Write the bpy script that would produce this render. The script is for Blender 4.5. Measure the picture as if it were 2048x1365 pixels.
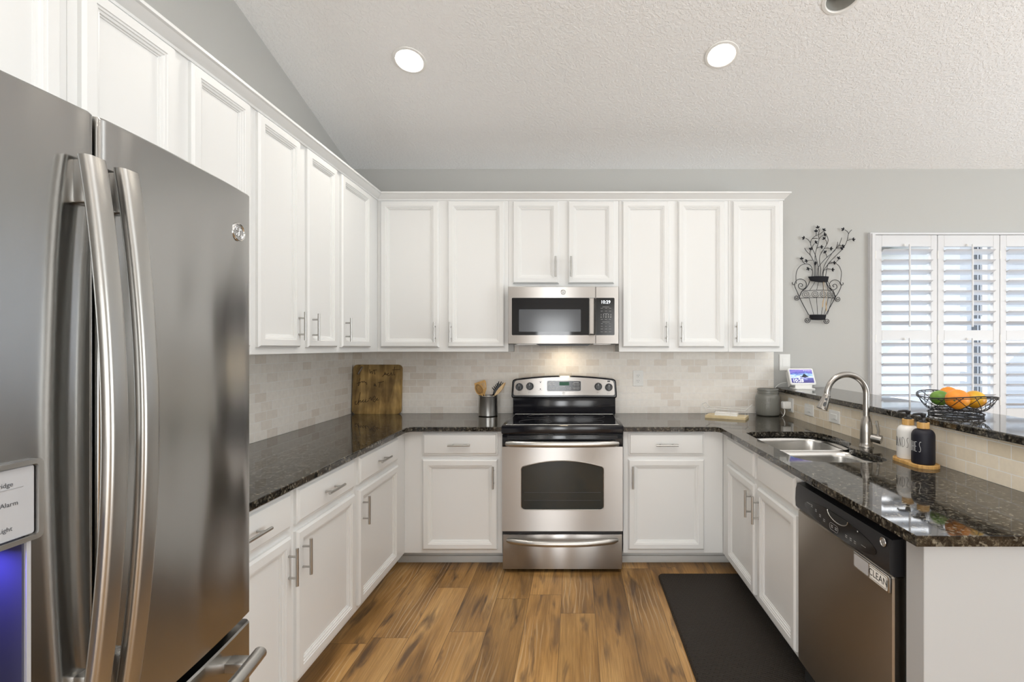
import bpy, bmesh, math, random
from mathutils import Vector, Matrix

random.seed(7)
C = bpy.context
D = bpy.data
for o in list(D.objects):
    D.objects.remove(o, do_unlink=True)
S = C.scene
COL = S.collection
PI = math.pi

# ------------------------------------------------------------------ camera
EYE = 1.4146
cam_d = D.cameras.new('camera')
cam_d.sensor_width = 36.0
cam_d.lens = 997.0 / 2048.0 * 36.0
cam_d.shift_x = -126.0 / 2048.0
cam_d.shift_y = 12.5 / 2048.0
cam_d.clip_start = 0.02
cam = D.objects.new('camera', cam_d)
cam.location = (0, 0, EYE)
cam.rotation_euler = (PI / 2, 0, 0)
COL.objects.link(cam)
S.camera = cam

# ------------------------------------------------------------------ view
S.view_settings.view_transform = 'Standard'
S.view_settings.look = 'None'
S.view_settings.gamma = 1.0
S.view_settings.use_curve_mapping = False
S.view_settings.exposure = 0.38
S.cycles.use_denoising = True
S.cycles.max_bounces = 10
S.cycles.diffuse_bounces = 5
S.cycles.glossy_bounces = 5
S.cycles.transparent_max_bounces = 16
S.cycles.sample_clamp_indirect = 6.0
S.cycles.caustics_reflective = False
S.cycles.caustics_refractive = False

# ------------------------------------------------------------------ daylight and added fill lights
W = D.worlds.new('daylight')
S.world = W
W.use_nodes = True
_n = W.node_tree.nodes
_l = W.node_tree.links
_bg = _n['Background']
_tc = _n.new('ShaderNodeTexCoord')
_sx = _n.new('ShaderNodeSeparateXYZ')
_rp = _n.new('ShaderNodeValToRGB')
_l.new(_tc.outputs['Generated'], _sx.inputs[0])
_mr = _n.new('ShaderNodeMapRange')
_mr.inputs['From Min'].default_value = -0.2
_mr.inputs['From Max'].default_value = 0.8
_l.new(_sx.outputs['Z'], _mr.inputs['Value'])
_l.new(_mr.outputs['Result'], _rp.inputs[0])
_rp.color_ramp.elements[0].position = 0.15
_rp.color_ramp.elements[0].color = (0.72, 0.74, 0.72, 1)
_rp.color_ramp.elements[1].position = 1.0
_rp.color_ramp.elements[1].color = (0.55, 0.74, 1.0, 1)
_e = _rp.color_ramp.elements.new(0.3)
_e.color = (1.0, 0.98, 0.94, 1)
_l.new(_rp.outputs[0], _bg.inputs['Color'])
# the hazy sky is brighter on the side the kitchen window looks to
_my = _n.new('ShaderNodeMapRange')
_my.inputs['From Min'].default_value = -0.2
_my.inputs['From Max'].default_value = 0.6
_my.inputs['To Min'].default_value = 2.4
_my.inputs['To Max'].default_value = 4.8
_l.new(_sx.outputs['Y'], _my.inputs['Value'])
_l.new(_my.outputs['Result'], _bg.inputs['Strength'])


def area(name, loc, direction, sx, sy, power, color, spread=180):
    ld = D.lights.new(name, 'AREA')
    ld.shape = 'RECTANGLE'
    ld.size = sx
    ld.size_y = sy
    ld.energy = power
    ld.color = color
    ld.spread = math.radians(spread)
    o = D.objects.new(name, ld)
    o.location = loc
    o.rotation_euler = Vector(direction).to_track_quat('-Z', 'Z').to_euler()
    COL.objects.link(o)
    return o


DAY = (0.95, 0.98, 1.0)
area('daylight_rear_glass_door', (-0.5, -4.95, 1.1), (0, 1, 0.1), 0.75, 2.0, 38, (0.95, 0.975, 1.0))
area('fill_rear_wide', (1.4, -4.95, 1.2), (-0.2, 1, 0.3), 1.5, 2.2, 22, (0.97, 0.985, 1.0))  # added soft fill from an unseen opening behind the viewer
area('fill_left', (-1.75, -2.85, 1.15), (1, 0.3, 0.12), 2.9, 2.1, 52, (1.0, 0.955, 0.89))  # warm fill added out of view to lift the sink side
area('fill_side', (6.0, -0.4, 1.3), (-1, 0.2, 1.9), 3.0, 2.2, 185, (0.9, 0.96, 1.0))  # unseen fill added on the right, tilted up to brighten the ceiling
area('fill_overhead', (0.45, 1.4, 3.3), (-0.05, 0.0, -1), 1.6, 1.4, 20, (1.0, 0.985, 0.965))  # made-up soft panel over the aisle, added for general brightness


def disk(name, loc, direction, r, power, color, spread=150):
    ld = D.lights.new(name, 'AREA')
    ld.shape = 'DISK'
    ld.size = 2 * r
    ld.energy = power
    ld.color = color
    ld.spread = math.radians(spread)
    o = D.objects.new(name, ld)
    o.location = loc
    o.rotation_euler = Vector(direction).to_track_quat('-Z', 'Y').to_euler()
    COL.objects.link(o)
    return o


# ------------------------------------------------------------------ material helpers
MATS = {}


def nodes_of(m):
    return m.node_tree.nodes, m.node_tree.links


def mat(name, col, rough=0.5, metal=0.0, **kw):
    m = D.materials.new(name)
    m.use_nodes = True
    b = m.node_tree.nodes['Principled BSDF']
    b.inputs['Base Color'].default_value = (*col, 1)
    b.inputs['Roughness'].default_value = rough
    b.inputs['Metallic'].default_value = metal
    for k, v in kw.items():
        b.inputs[k.replace('_', ' ')].default_value = v
    MATS[name] = m
    return m


def nd(m, kind, ins=None, **attrs):
    n = m.node_tree.nodes.new('ShaderNode' + kind)
    for k, v in attrs.items():
        setattr(n, k, v)
    for k, v in (ins or {}).items():
        if isinstance(v, bpy.types.NodeSocket):
            m.node_tree.links.new(v, n.inputs[k])
        else:
            n.inputs[k].default_value = v
    return n


def mth(m, op, a, b=None, c=None):
    ins = {0: a}
    if b is not None:
        ins[1] = b
    if c is not None:
        ins[2] = c
    return nd(m, 'Math', ins, operation=op).outputs[0]


def ramp(m, fac, stops):
    n = nd(m, 'ValToRGB', {0: fac})
    el = n.color_ramp.elements
    while len(el) < len(stops):
        el.new(0.5)
    for e, (p, c) in zip(el, stops):
        e.position = p
        e.color = (*c, 1) if len(c) == 3 else c
    return n.outputs[0]


def mix(m, fac, a, b, blend='MIX'):
    n = nd(m, 'Mix', None, data_type='RGBA', blend_type=blend)
    n.clamp_result = False
    for idx, v in ((0, fac), (6, a), (7, b)):
        if isinstance(v, bpy.types.NodeSocket):
            m.node_tree.links.new(v, n.inputs[idx])
        elif isinstance(v, tuple):
            n.inputs[idx].default_value = (*v, 1) if len(v) == 3 else v
        else:
            n.inputs[idx].default_value = v
    return n.outputs[2]


def setp(m, name, sock):
    m.node_tree.links.new(sock, m.node_tree.nodes['Principled BSDF'].inputs[name])


def bump(m, height, dist, strength=1.0):
    n = nd(m, 'Bump', {'Height': height, 'Distance': dist, 'Strength': strength})
    setp(m, 'Normal', n.outputs[0])


def world_pos(m):
    return nd(m, 'NewGeometry').outputs['Position']


def obj_pos(m):
    return nd(m, 'TexCoord').outputs['Object']


def mapped(m, vec, scale=(1, 1, 1), rot=(0, 0, 0), loc=(0, 0, 0)):
    return nd(m, 'Mapping', {'Vector': vec, 'Scale': scale, 'Rotation': rot, 'Location': loc}).outputs[0]


# paints
mat('cabinet_white', (0.745, 0.75, 0.745), 0.38)
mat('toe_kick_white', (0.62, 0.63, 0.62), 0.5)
mat('shutter_white', (0.66, 0.665, 0.68), 0.4)
mat('plastic_white', (0.82, 0.82, 0.80), 0.35)
mat('wall_paint', (0.47, 0.47, 0.455), 0.85)
mat('peninsula_white_shaded', (0.45, 0.46, 0.47), 0.5)  # cabinet white with dimmer light on this end put into the colour
m = mat('ceiling_paint', (0.88, 0.885, 0.89), 0.9)
p = world_pos(m)
n1 = nd(m, 'TexNoise', {'Vector': p, 'Scale': 62.0, 'Detail': 3.0, 'Roughness': 0.55})
r1 = ramp(m, n1.outputs[0], [(0.46, (0, 0, 0)), (0.56, (1, 1, 1))])
bump(m, r1, 0.0032, 0.5)
m = MATS['wall_paint']
n1 = nd(m, 'TexNoise', {'Vector': world_pos(m), 'Scale': 160.0, 'Detail': 2.0})
bump(m, n1.outputs[0], 0.0006, 0.5)

# wood plank floor, planks run along Y
m = mat('floor_planks', (0.4, 0.25, 0.13), 0.42)
sp = nd(m, 'SeparateXYZ', {0: world_pos(m)})
X, Y = sp.outputs[0], sp.outputs[1]
PW, PL = 0.183, 1.22
xi = mth(m, 'DIVIDE', mth(m, 'ADD', X, 0.076), PW)
ix = mth(m, 'FLOOR', xi)
wn = nd(m, 'TexWhiteNoise', {'W': mth(m, 'ADD', ix, 0.37)}, noise_dimensions='1D')
yo = mth(m, 'ADD', mth(m, 'DIVIDE', Y, PL), mth(m, 'MULTIPLY', wn.outputs[0], 7.0))
iy = mth(m, 'FLOOR', yo)
cell = nd(m, 'CombineXYZ', {0: ix, 1: iy})
rnd = nd(m, 'TexWhiteNoise', {'Vector': cell.outputs[0]}, noise_dimensions='3D')
rc = nd(m, 'SeparateXYZ', {0: rnd.outputs['Color']})
fx = mth(m, 'SUBTRACT', xi, ix)
fy = mth(m, 'SUBTRACT', yo, iy)
# plank local coords shifted per plank
gx = mth(m, 'ADD', X, mth(m, 'MULTIPLY', rc.outputs[0], 9.0))
gy = mth(m, 'ADD', Y, mth(m, 'MULTIPLY', rc.outputs[1], 17.0))
gv = nd(m, 'CombineXYZ', {0: gx, 1: gy, 2: rc.outputs[2]}).outputs[0]
# broad tone
tone = nd(m, 'TexNoise', {'Vector': mapped(m, gv, (7, 1.1, 1)), 'Scale': 1.0, 'Detail': 3.0, 'Distortion': 0.4})
base = ramp(m, tone.outputs[0], [(0.28, (0.21, 0.11, 0.036)), (0.5, (0.46, 0.252, 0.084)), (0.72, (0.64, 0.38, 0.142))])
# fine grain
gr = nd(m, 'TexNoise', {'Vector': mapped(m, gv, (170, 5, 1)), 'Scale': 1.0, 'Detail': 4.0, 'Roughness': 0.65})
base = mix(m, 0.55, base, ramp(m, gr.outputs[0], [(0.35, (0.52, 0.5, 0.48)), (0.7, (1.2, 1.2, 1.2))]), 'MULTIPLY')
# cathedral lines, pale
wv = nd(m, 'TexWave', {'Vector': mapped(m, gv, (1, 0.13, 1)), 'Scale': 12.0, 'Distortion': 9.0, 'Detail': 1.5, 'Detail Scale': 1.3},
        wave_type='BANDS', bands_direction='X')
wl = ramp(m, wv.outputs[1], [(0.0, (1, 1, 1)), (0.16, (0, 0, 0))])
ms = nd(m, 'TexNoise', {'Vector': mapped(m, gv, (6, 1.4, 1)), 'Scale': 1.0, 'Detail': 1.0})
mk = ramp(m, ms.outputs[0], [(0.55, (0, 0, 0)), (0.66, (1, 1, 1))])
base = mix(m, mth(m, 'MULTIPLY', mth(m, 'MULTIPLY', wl, mk), 0.55), base, (0.62, 0.46, 0.28))
# dark smears and knots
sm = nd(m, 'TexNoise', {'Vector': mapped(m, gv, (16, 2.4, 1), loc=(3, 1, 0)), 'Scale': 1.0, 'Detail': 3.0, 'Distortion': 0.8})
sk = ramp(m, sm.outputs[0], [(0.54, (0, 0, 0)), (0.70, (1, 1, 1))])
base = mix(m, mth(m, 'MULTIPLY', sk, 0.85), base, (0.085, 0.05, 0.03))
# per plank tint
tv = nd(m, 'MapRange', {0: rc.outputs[1], 3: 0.72, 4: 1.16}).outputs[0]
tcol = nd(m, 'CombineColor', {0: tv, 1: tv, 2: tv}).outputs[0]
base = mix(m, 1.0, base, tcol, 'MULTIPLY')
# gaps
gxm = mth(m, 'LESS_THAN', mth(m, 'MINIMUM', fx, mth(m, 'SUBTRACT', 1.0, fx)), 0.0075)
gym = mth(m, 'LESS_THAN', mth(m, 'MINIMUM', fy, mth(m, 'SUBTRACT', 1.0, fy)), 0.0012)
gap = mth(m, 'MAXIMUM', gxm, gym)
base = mix(m, mth(m, 'MULTIPLY', gap, 0.65), base, (0.06, 0.035, 0.02))
setp(m, 'Base Color', base)
bump(m, mth(m, 'SUBTRACT', gr.outputs[0], gap), 0.0008, 0.5)

# granite
def granite(name, speck):
    m = mat(name, (0.012, 0.012, 0.012), 0.045, 0.0, IOR=1.5)
    p = world_pos(m)
    v = nd(m, 'TexVoronoi', {'Vector': p, 'Scale': 130.0, 'Randomness': 1.0})
    n = nd(m, 'TexNoise', {'Vector': p, 'Scale': 70.0, 'Detail': 4.0, 'Roughness': 0.7})
    n2 = nd(m, 'TexNoise', {'Vector': p, 'Scale': 22.0, 'Detail': 2.0})
    cr = ramp(m, n.outputs[0], [(0.40, (0.008, 0.0075, 0.007)), (0.54, (0.034, 0.029, 0.023)), (0.65, (0.11, 0.102, 0.08)), (0.74, speck)])
    vs = nd(m, 'SeparateXYZ', {0: v.outputs['Color']})
    fl = mth(m, 'GREATER_THAN', vs.outputs[0], 0.91)
    cr = mix(m, mth(m, 'MULTIPLY', fl, 0.6), cr, (0.20, 0.185, 0.155))
    cr = mix(m, 0.5, cr, ramp(m, n2.outputs[0], [(0.35, (0.3, 0.3, 0.3)), (0.65, (1.6, 1.5, 1.3))]), 'MULTIPLY')
    setp(m, 'Base Color', cr)
    return m


granite('granite_black', (0.26, 0.25, 0.2))


# tumbled stone subway tile; axes pick which world axes give across/up
def tile(name, rot, off, c1, c2, c3):
    m = mat(name, c1, 0.42)
    p = world_pos(m)
    s = nd(m, 'SeparateXYZ', {0: p})
    v = nd(m, 'CombineXYZ', {0: mth(m, 'ADD', s.outputs[rot], off), 1: mth(m, 'SUBTRACT', s.outputs[2], 0.9135)}).outputs[0]
    bk = nd(m, 'TexBrick', {'Vector': v, 'Scale': 1.0, 'Brick Width': 0.1026, 'Row Height': 0.0513, 'Mortar Size': 0.0016,
                            'Mortar Smooth': 0.15, 'Bias': -0.15, 'Color1': (0, 0, 0, 1), 'Color2': (1, 1, 1, 1), 'Mortar': (0.5, 0.5, 0.5, 1)})
    bk.offset = 0.5
    tone = ramp(m, bk.outputs['Color'], [(0.0, c1), (0.45, c1), (0.7, c2), (0.9, c2), (1.0, c3)])
    n = nd(m, 'TexNoise', {'Vector': p, 'Scale': 35.0, 'Detail': 4.0, 'Roughness': 0.6})
    tone = mix(m, 0.35, tone, ramp(m, n.outputs[0], [(0.3, (0.88, 0.875, 0.87)), (0.7, (1.12, 1.12, 1.1))]), 'MULTIPLY')
    col = mix(m, bk.outputs['Fac'], tone, (0.92, 0.905, 0.875))
    setp(m, 'Base Color', col)
    hh = mth(m, 'SUBTRACT', mth(m, 'MULTIPLY', n.outputs[0], 0.25), bk.outputs['Fac'])
    bump(m, hh, 0.0012, 0.5)
    return m


tile('stone_tile_back', 0, 0.02, (0.86, 0.82, 0.765), (0.77, 0.71, 0.64), (0.60, 0.515, 0.435))
tile('stone_tile_left', 1, 0.0, (0.86, 0.82, 0.765), (0.77, 0.71, 0.64), (0.60, 0.515, 0.435))
tile('stone_tile_bar_warm_lit', 1, 0.03, (0.86, 0.77, 0.63), (0.76, 0.66, 0.51), (0.65, 0.54, 0.41))  # same stone, with warm lamp light put into its colours


# metals
def steel(name, col, rough, aniso=0.6, brush='Z', wavy=0.0):
    m = mat(name, col, rough, 1.0)
    b = m.node_tree.nodes['Principled BSDF']
    b.inputs['Anisotropic'].default_value = aniso
    b.inputs['Anisotropic Rotation'].default_value = 0.25
    t = nd(m, 'Tangent', direction_type='RADIAL', axis='Z')
    setp(m, 'Tangent', t.outputs[0])
    p = world_pos(m)
    if wavy:
        n2 = nd(m, 'TexNoise', {'Vector': mapped(m, p, (1, 6, 1.5)), 'Scale': 1.0, 'Detail': 0.0, 'Distortion': 0.0})
        bump(m, n2.outputs[0], wavy, 1.0)
    return m


steel('steel_brushed', (0.42, 0.405, 0.39), 0.28, 1.0)
steel('steel_fridge', (0.43, 0.425, 0.415), 0.19, 0.8, wavy=0.013)
steel('steel_dishwasher', (0.46, 0.415, 0.36), 0.30, 1.0)
mat('steel_satin', (0.50, 0.49, 0.47), 0.30, 1.0)
mat('steel_sink', (0.66, 0.65, 0.63), 0.24, 1.0)
mat('nickel', (0.42, 0.40, 0.375), 0.26, 1.0)
mat('pull_steel', (0.50, 0.49, 0.47), 0.3, 1.0)
mat('chrome', (0.82, 0.82, 0.82), 0.08, 1.0)
mat('black_enamel', (0.008, 0.008, 0.011), 0.13)
mat('black_glass', (0.006, 0.006, 0.008), 0.05)
mat('oven_glass', (0.018, 0.022, 0.02), 0.07)
mat('micro_screen', (0.075, 0.08, 0.09), 0.12)
mat('black_plastic', (0.014, 0.014, 0.016), 0.32)
mat('black_gloss', (0.006, 0.006, 0.007), 0.12)
mat('dark_gap', (0.01, 0.01, 0.01), 0.8)
mat('fridge_case', (0.12, 0.12, 0.125), 0.5)
mat('panel_silver', (0.55, 0.56, 0.585), 0.4, 0.3)
mat('niche_plastic', (0.06, 0.06, 0.1), 0.35)
mat('ink_dark', (0.07, 0.075, 0.085), 0.6)
mat('ink_white', (0.72, 0.72, 0.72), 0.6)
mat('ink_grey', (0.3, 0.3, 0.3), 0.6)
mat('wire_black', (0.012, 0.012, 0.014), 0.4)
mat('iron_black', (0.006, 0.006, 0.009), 0.7, 0.0, Specular_IOR_Level=0.25)
mat('matte_black', (0.007, 0.007, 0.014), 0.5, 0.0, Specular_IOR_Level=0.35)
mat('ceramic_white', (0.74, 0.725, 0.70), 0.35)
mat('bottle_ink', (0.03, 0.03, 0.03), 0.6)
mat('jar_glaze', (0.20, 0.20, 0.18), 0.28)
mat('jar_inside', (0.08, 0.065, 0.055), 0.6)
mat('burnt_wood', (0.035, 0.02, 0.01), 0.8)
mat('paper', (0.84, 0.83, 0.80), 0.8)
mat('wire_white', (0.78, 0.77, 0.74), 0.4)
mat('tassel', (0.52, 0.37, 0.2), 0.9)
mat('glass_dark', (0.02, 0.03, 0.045), 0.1)
mat('stucco', (0.45, 0.46, 0.48), 0.9)
mat('roof_tile', (0.3, 0.26, 0.24), 0.9)
mat('concrete', (0.20, 0.205, 0.21), 0.9)


def wood(name, c0, c1, c2, axis_scale, rough=0.45, blot=0.0):
    m = mat(name, c1, rough)
    p = obj_pos(m)
    a = nd(m, 'TexNoise', {'Vector': mapped(m, p, axis_scale), 'Scale': 1.0, 'Detail': 4.0, 'Roughness': 0.6, 'Distortion': 0.6})
    c = ramp(m, a.outputs[0], [(0.3, c0), (0.5, c1), (0.72, c2)])
    if blot:
        q = nd(m, 'TexNoise', {'Vector': p, 'Scale': 9.0, 'Detail': 2.0})
        c = mix(m, blot, c, ramp(m, q.outputs[0], [(0.35, (0.45, 0.42, 0.4)), (0.7, (1.3, 1.25, 1.1))]), 'MULTIPLY')
    setp(m, 'Base Color', c)
    return m


wood('board_wood', (0.17, 0.10, 0.034), (0.34, 0.22, 0.078), (0.54, 0.37, 0.15), (26, 26, 3.0), 0.45, 0.7)
wood('bamboo', (0.42, 0.22, 0.06), (0.58, 0.34, 0.11), (0.68, 0.44, 0.17), (60, 60, 8), 0.45)
wood('bamboo_dark', (0.17, 0.09, 0.025), (0.24, 0.13, 0.04), (0.3, 0.18, 0.06), (60, 60, 8), 0.5)
wood('spoon_wood', (0.5, 0.33, 0.15), (0.62, 0.45, 0.24), (0.7, 0.53, 0.31), (70, 70, 9), 0.5)
wood('pine', (0.62, 0.49, 0.28), (0.68, 0.56, 0.34), (0.72, 0.61, 0.4), (6, 40, 40), 0.5)

# rubber floor mat with woven emboss
m = mat('mat_rubber', (0.021, 0.0155, 0.0115), 0.6, 0.0, Specular_IOR_Level=0.3)
p = world_pos(m)
w1 = nd(m, 'TexBrick', {'Vector': mapped(m, p, (1, 1, 1), rot=(0, 0, 0.5)), 'Scale': 1.0, 'Brick Width': 0.04, 'Row Height': 0.014, 'Mortar Size': 0.0028, 'Mortar Smooth': 0.8})
bump(m, mth(m, 'SUBTRACT', 1.0, w1.outputs['Fac']), 0.003, 0.8)


# fruit skins
def skin(name, c1, c2, sc, rough=0.4, pit=0.0):
    m = mat(name, c1, rough)
    p = obj_pos(m)
    n = nd(m, 'TexNoise', {'Vector': p, 'Scale': sc, 'Detail': 2.0})
    setp(m, 'Base Color', ramp(m, n.outputs[0], [(0.35, c1), (0.65, c2)]))
    if pit:
        v = nd(m, 'TexVoronoi', {'Vector': p, 'Scale': 330.0})
        bump(m, v.outputs['Distance'], pit, 0.4)
    return m


skin('orange_skin', (0.80, 0.24, 0.015), (0.86, 0.34, 0.03), 14, 0.42, 0.0015)
skin('lime_skin', (0.10, 0.24, 0.03), (0.20, 0.36, 0.05), 16, 0.35)
skin('mango_skin', (0.66, 0.42, 0.02), (0.72, 0.30, 0.03), 12, 0.35)
mat('fruit_stem', (0.16, 0.17, 0.05), 0.8)


def emitter(name, col, strength):
    m = mat(name, col, 0.5)
    b = m.node_tree.nodes['Principled BSDF']
    b.inputs['Emission Color'].default_value = (*col, 1)
    b.inputs['Emission Strength'].default_value = strength
    return m


emitter('lamp_lens', (1.0, 0.93, 0.80), 14.0)
emitter('lamp_lens_left', (1.0, 0.95, 0.85), 22.0)
emitter('digits_lit', (0.85, 0.92, 1.0), 1.4)
emitter('led_green', (0.02, 0.10, 0.06), 0.06)
emitter('screen_text', (1.0, 1.0, 1.0), 1.0)
mat('lamp_baffle', (0.85, 0.83, 0.78), 0.4)
mat('lamp_baffle_off', (0.30, 0.30, 0.28), 0.45)

# lit screen picture: sky and snow
m = mat('screen_picture', (0.02, 0.02, 0.05), 0.25)
p = obj_pos(m)
s = nd(m, 'SeparateXYZ', {0: p})
n = nd(m, 'TexNoise', {'Vector': mapped(m, p, (14, 14, 55)), 'Scale': 1.0, 'Detail': 2.0, 'Distortion': 1.2})
hh = mth(m, 'ADD', mth(m, 'SUBTRACT', mth(m, 'MULTIPLY', s.outputs[2], 10.5), 0.47), mth(m, 'MULTIPLY', mth(m, 'SUBTRACT', n.outputs[0], 0.5), 0.7))
c = ramp(m, hh, [(0.1, (0.06, 0.05, 0.2)), (0.33, (0.12, 0.13, 0.42)), (0.43, (0.75, 0.8, 0.95)), (0.55, (0.35, 0.6, 0.85)), (0.72, (0.1, 0.12, 0.5)), (0.95, (0.3, 0.22, 0.62))])
b = m.node_tree.nodes['Principled BSDF']
m.node_tree.links.new(c, b.inputs['Emission Color'])
b.inputs['Emission Strength'].default_value = 0.95

# window pane: see-through with a faint reflection
m = D.materials.new('window_glass')
m.use_nodes = True
ns, ls = nodes_of(m)
ns.remove(ns['Principled BSDF'])
tr = ns.new('ShaderNodeBsdfTransparent')
gl = ns.new('ShaderNodeBsdfGlossy')
gl.inputs['Roughness'].default_value = 0.02
mx = ns.new('ShaderNodeMixShader')
mx.inputs[0].default_value = 0.06
ls.new(tr.outputs[0], mx.inputs[1])
ls.new(gl.outputs[0], mx.inputs[2])
ls.new(mx.outputs[0], ns['Material Output'].inputs[0])
MATS['window_glass'] = m

# plants outside
m = mat('leaf_green', (0.12, 0.22, 0.06), 0.7)
n = nd(m, 'TexNoise', {'Vector': world_pos(m), 'Scale': 9.0, 'Detail': 5.0, 'Roughness': 0.7})
setp(m, 'Base Color', ramp(m, n.outputs[0], [(0.35, (0.03, 0.08, 0.02)), (0.62, (0.14, 0.22, 0.08))]))
m = mat('lawn_green', (0.25, 0.38, 0.14), 0.9)
n = nd(m, 'TexNoise', {'Vector': world_pos(m), 'Scale': 6.0, 'Detail': 5.0})
setp(m, 'Base Color', ramp(m, n.outputs[0], [(0.35, (0.09, 0.16, 0.05)), (0.65, (0.17, 0.24, 0.1))]))


# ------------------------------------------------------------------ mesh helpers
WL = {}


def new():
    return bmesh.new()


def box(b, x0, x1, y0, y1, z0, z1, bev=0.0, seg=2):
    t = bmesh.new()
    bmesh.ops.create_cube(t, size=1.0)
    for v in t.verts:
        v.co = Vector(((x0 + x1) / 2 + v.co.x * (x1 - x0), (y0 + y1) / 2 + v.co.y * (y1 - y0), (z0 + z1) / 2 + v.co.z * (z1 - z0)))
    if bev:
        bmesh.ops.bevel(t, geom=t.edges[:], offset=bev, segments=seg, profile=0.5, affect='EDGES', clamp_overlap=True)
    join(b, t)


def join(b, t):
    me = D.meshes.new('tmp')
    t.to_mesh(me)
    t.free()
    b.from_mesh(me)
    D.meshes.remove(me)


def frame(d):
    d = d.normalized()
    a = Vector((0, 0, 1)) if abs(d.z) < 0.95 else Vector((1, 0, 0))
    u = d.cross(a).normalized()
    return u, d.cross(u).normalized()


def ring(b, c, u, v, r, n, r2=None):
    r2 = r if r2 is None else r2
    return [b.verts.new(c + u * (r * math.cos(2 * PI * i / n)) + v * (r2 * math.sin(2 * PI * i / n))) for i in range(n)]


def bridge(b, r0, r1, closed=True):
    n = len(r0)
    for i in range(n if closed else n - 1):
        j = (i + 1) % n
        b.faces.new((r0[i], r0[j], r1[j], r1[i]))


def cyl(b, p0, p1, r0, r1=None, n=24):
    p0, p1 = Vector(p0), Vector(p1)
    r1 = r0 if r1 is None else r1
    u, v = frame(p1 - p0)
    a = ring(b, p0, u, v, r0, n)
    c = ring(b, p1, u, v, r1, n)
    bridge(b, a, c)
    b.faces.new(a)
    b.faces.new(c[::-1])


def tube(b, pts, r, n=8, closed=False):
    pts = [Vector(p) for p in pts]
    N = len(pts)
    rs = r if isinstance(r, (list, tuple)) else [r] * N
    tg = []
    for i in range(N):
        if closed:
            d = pts[(i + 1) % N] - pts[i - 1]
        else:
            d = pts[min(i + 1, N - 1)] - pts[max(i - 1, 0)]
        tg.append(d.normalized() if d.length > 1e-9 else Vector((0, 0, 1)))
    u, v = frame(tg[0])
    rings = []
    for i in range(N):
        d = tg[i]
        u = (u - d * u.dot(d))
        u = u.normalized() if u.length > 1e-6 else frame(d)[0]
        v = d.cross(u)
        rings.append(ring(b, pts[i], u, v, rs[i], n))
    for i in range(N - 1):
        bridge(b, rings[i], rings[i + 1])
    if closed:
        bridge(b, rings[-1], rings[0])
    else:
        b.faces.new(rings[0])
        b.faces.new(rings[-1][::-1])


def catmull(pts, k=6, closed=False):
    pts = [Vector(p) for p in pts]
    N = len(pts)
    out = []
    for i in range(N if closed else N - 1):
        g = (lambda j: pts[j % N]) if closed else (lambda j: pts[max(0, min(N - 1, j))])
        p0, p1, p2, p3 = g(i - 1), g(i), g(i + 1), g(i + 2)
        for s in range(k):
            t = s / k
            out.append(0.5 * ((2 * p1) + (p2 - p0) * t + (2 * p0 - 5 * p1 + 4 * p2 - p3) * t * t + (3 * p1 - p0 - 3 * p2 + p3) * t ** 3))
    if not closed:
        out.append(pts[-1])
    return out


def lathe(b, prof, c=(0, 0, 0), n=32):
    c = Vector(c)
    ux, uy = Vector((1, 0, 0)), Vector((0, 1, 0))
    prev = None
    for r, z in prof:
        p = c + Vector((0, 0, z))
        cur = b.verts.new(p) if r < 1e-6 else ring(b, p, ux, uy, r, n)
        if prev is not None:
            if isinstance(prev, list) and isinstance(cur, list):
                bridge(b, prev, cur)
            elif isinstance(prev, list):
                for i in range(n):
                    b.faces.new((prev[i], prev[(i + 1) % n], cur))
            elif isinstance(cur, list):
                for i in range(n):
                    b.faces.new((prev, cur[i], cur[(i + 1) % n]))
        prev = cur


def prism(b, poly, fn, d0, d1, bev=0.0):
    """outline (u, v) extruded from depth d0 to d1; bev eases the d1 rim"""
    lo = [b.verts.new(fn(u, v, d0)) for u, v in poly]
    if bev:
        cu = sum(p[0] for p in poly) / len(poly)
        cv = sum(p[1] for p in poly) / len(poly)
        hi = [b.verts.new(fn(u, v, d1 - bev * (1 if d1 > d0 else -1))) for u, v in poly]
        ins = inset(poly, bev)
        top = [b.verts.new(fn(u, v, d1)) for u, v in ins]
        bridge(b, lo, hi)
        bridge(b, hi, top)
        b.faces.new(top)
    else:
        hi = [b.verts.new(fn(u, v, d1)) for u, v in poly]
        bridge(b, lo, hi)
        b.faces.new(hi)
    b.faces.new(lo[::-1])


def inset(poly, d):
    n = len(poly)
    ar = sum(poly[i][0] * poly[(i + 1) % n][1] - poly[(i + 1) % n][0] * poly[i][1] for i in range(n))
    s = 1 if ar > 0 else -1
    out = []
    for i in range(n):
        p, q, r = Vector(poly[i - 1]), Vector(poly[i]), Vector(poly[(i + 1) % n])
        e1, e2 = (q - p).normalized(), (r - q).normalized()
        n1, n2 = Vector((-e1.y, e1.x)) * s, Vector((-e2.y, e2.x)) * s
        k = n1 + n2
        den = max(0.3, 1 + n1.dot(n2))
        out.append(tuple(q + k * (d / den)))
    return out


def rrect(u0, u1, v0, v1, r, seg=5):
    out = []
    for cu, cv, a0 in ((u1 - r, v0 + r, -PI / 2), (u1 - r, v1 - r, 0), (u0 + r, v1 - r, PI / 2), (u0 + r, v0 + r, PI)):
        for i in range(seg + 1):
            a = a0 + (PI / 2) * i / seg
            out.append((cu + r * math.cos(a), cv + r * math.sin(a)))
    return out


def ring_prism(b, outer, holes, fn, d0, d1):
    """flat plate with holes, closed on all sides"""
    top = {}
    loops = []
    for d in (d0, d1):
        es = []
        lv = []
        for poly in [outer] + holes:
            vs = [b.verts.new(fn(u, v, d)) for u, v in poly]
            lv.append(vs)
            for i in range(len(vs)):
                es.append(b.edges.new((vs[i], vs[(i + 1) % len(vs)])))
        bmesh.ops.triangle_fill(b, use_beauty=True, use_dissolve=False, edges=es)
        loops.append(lv)
    for a, c in zip(*loops):
        bridge(b, a, c)


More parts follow.
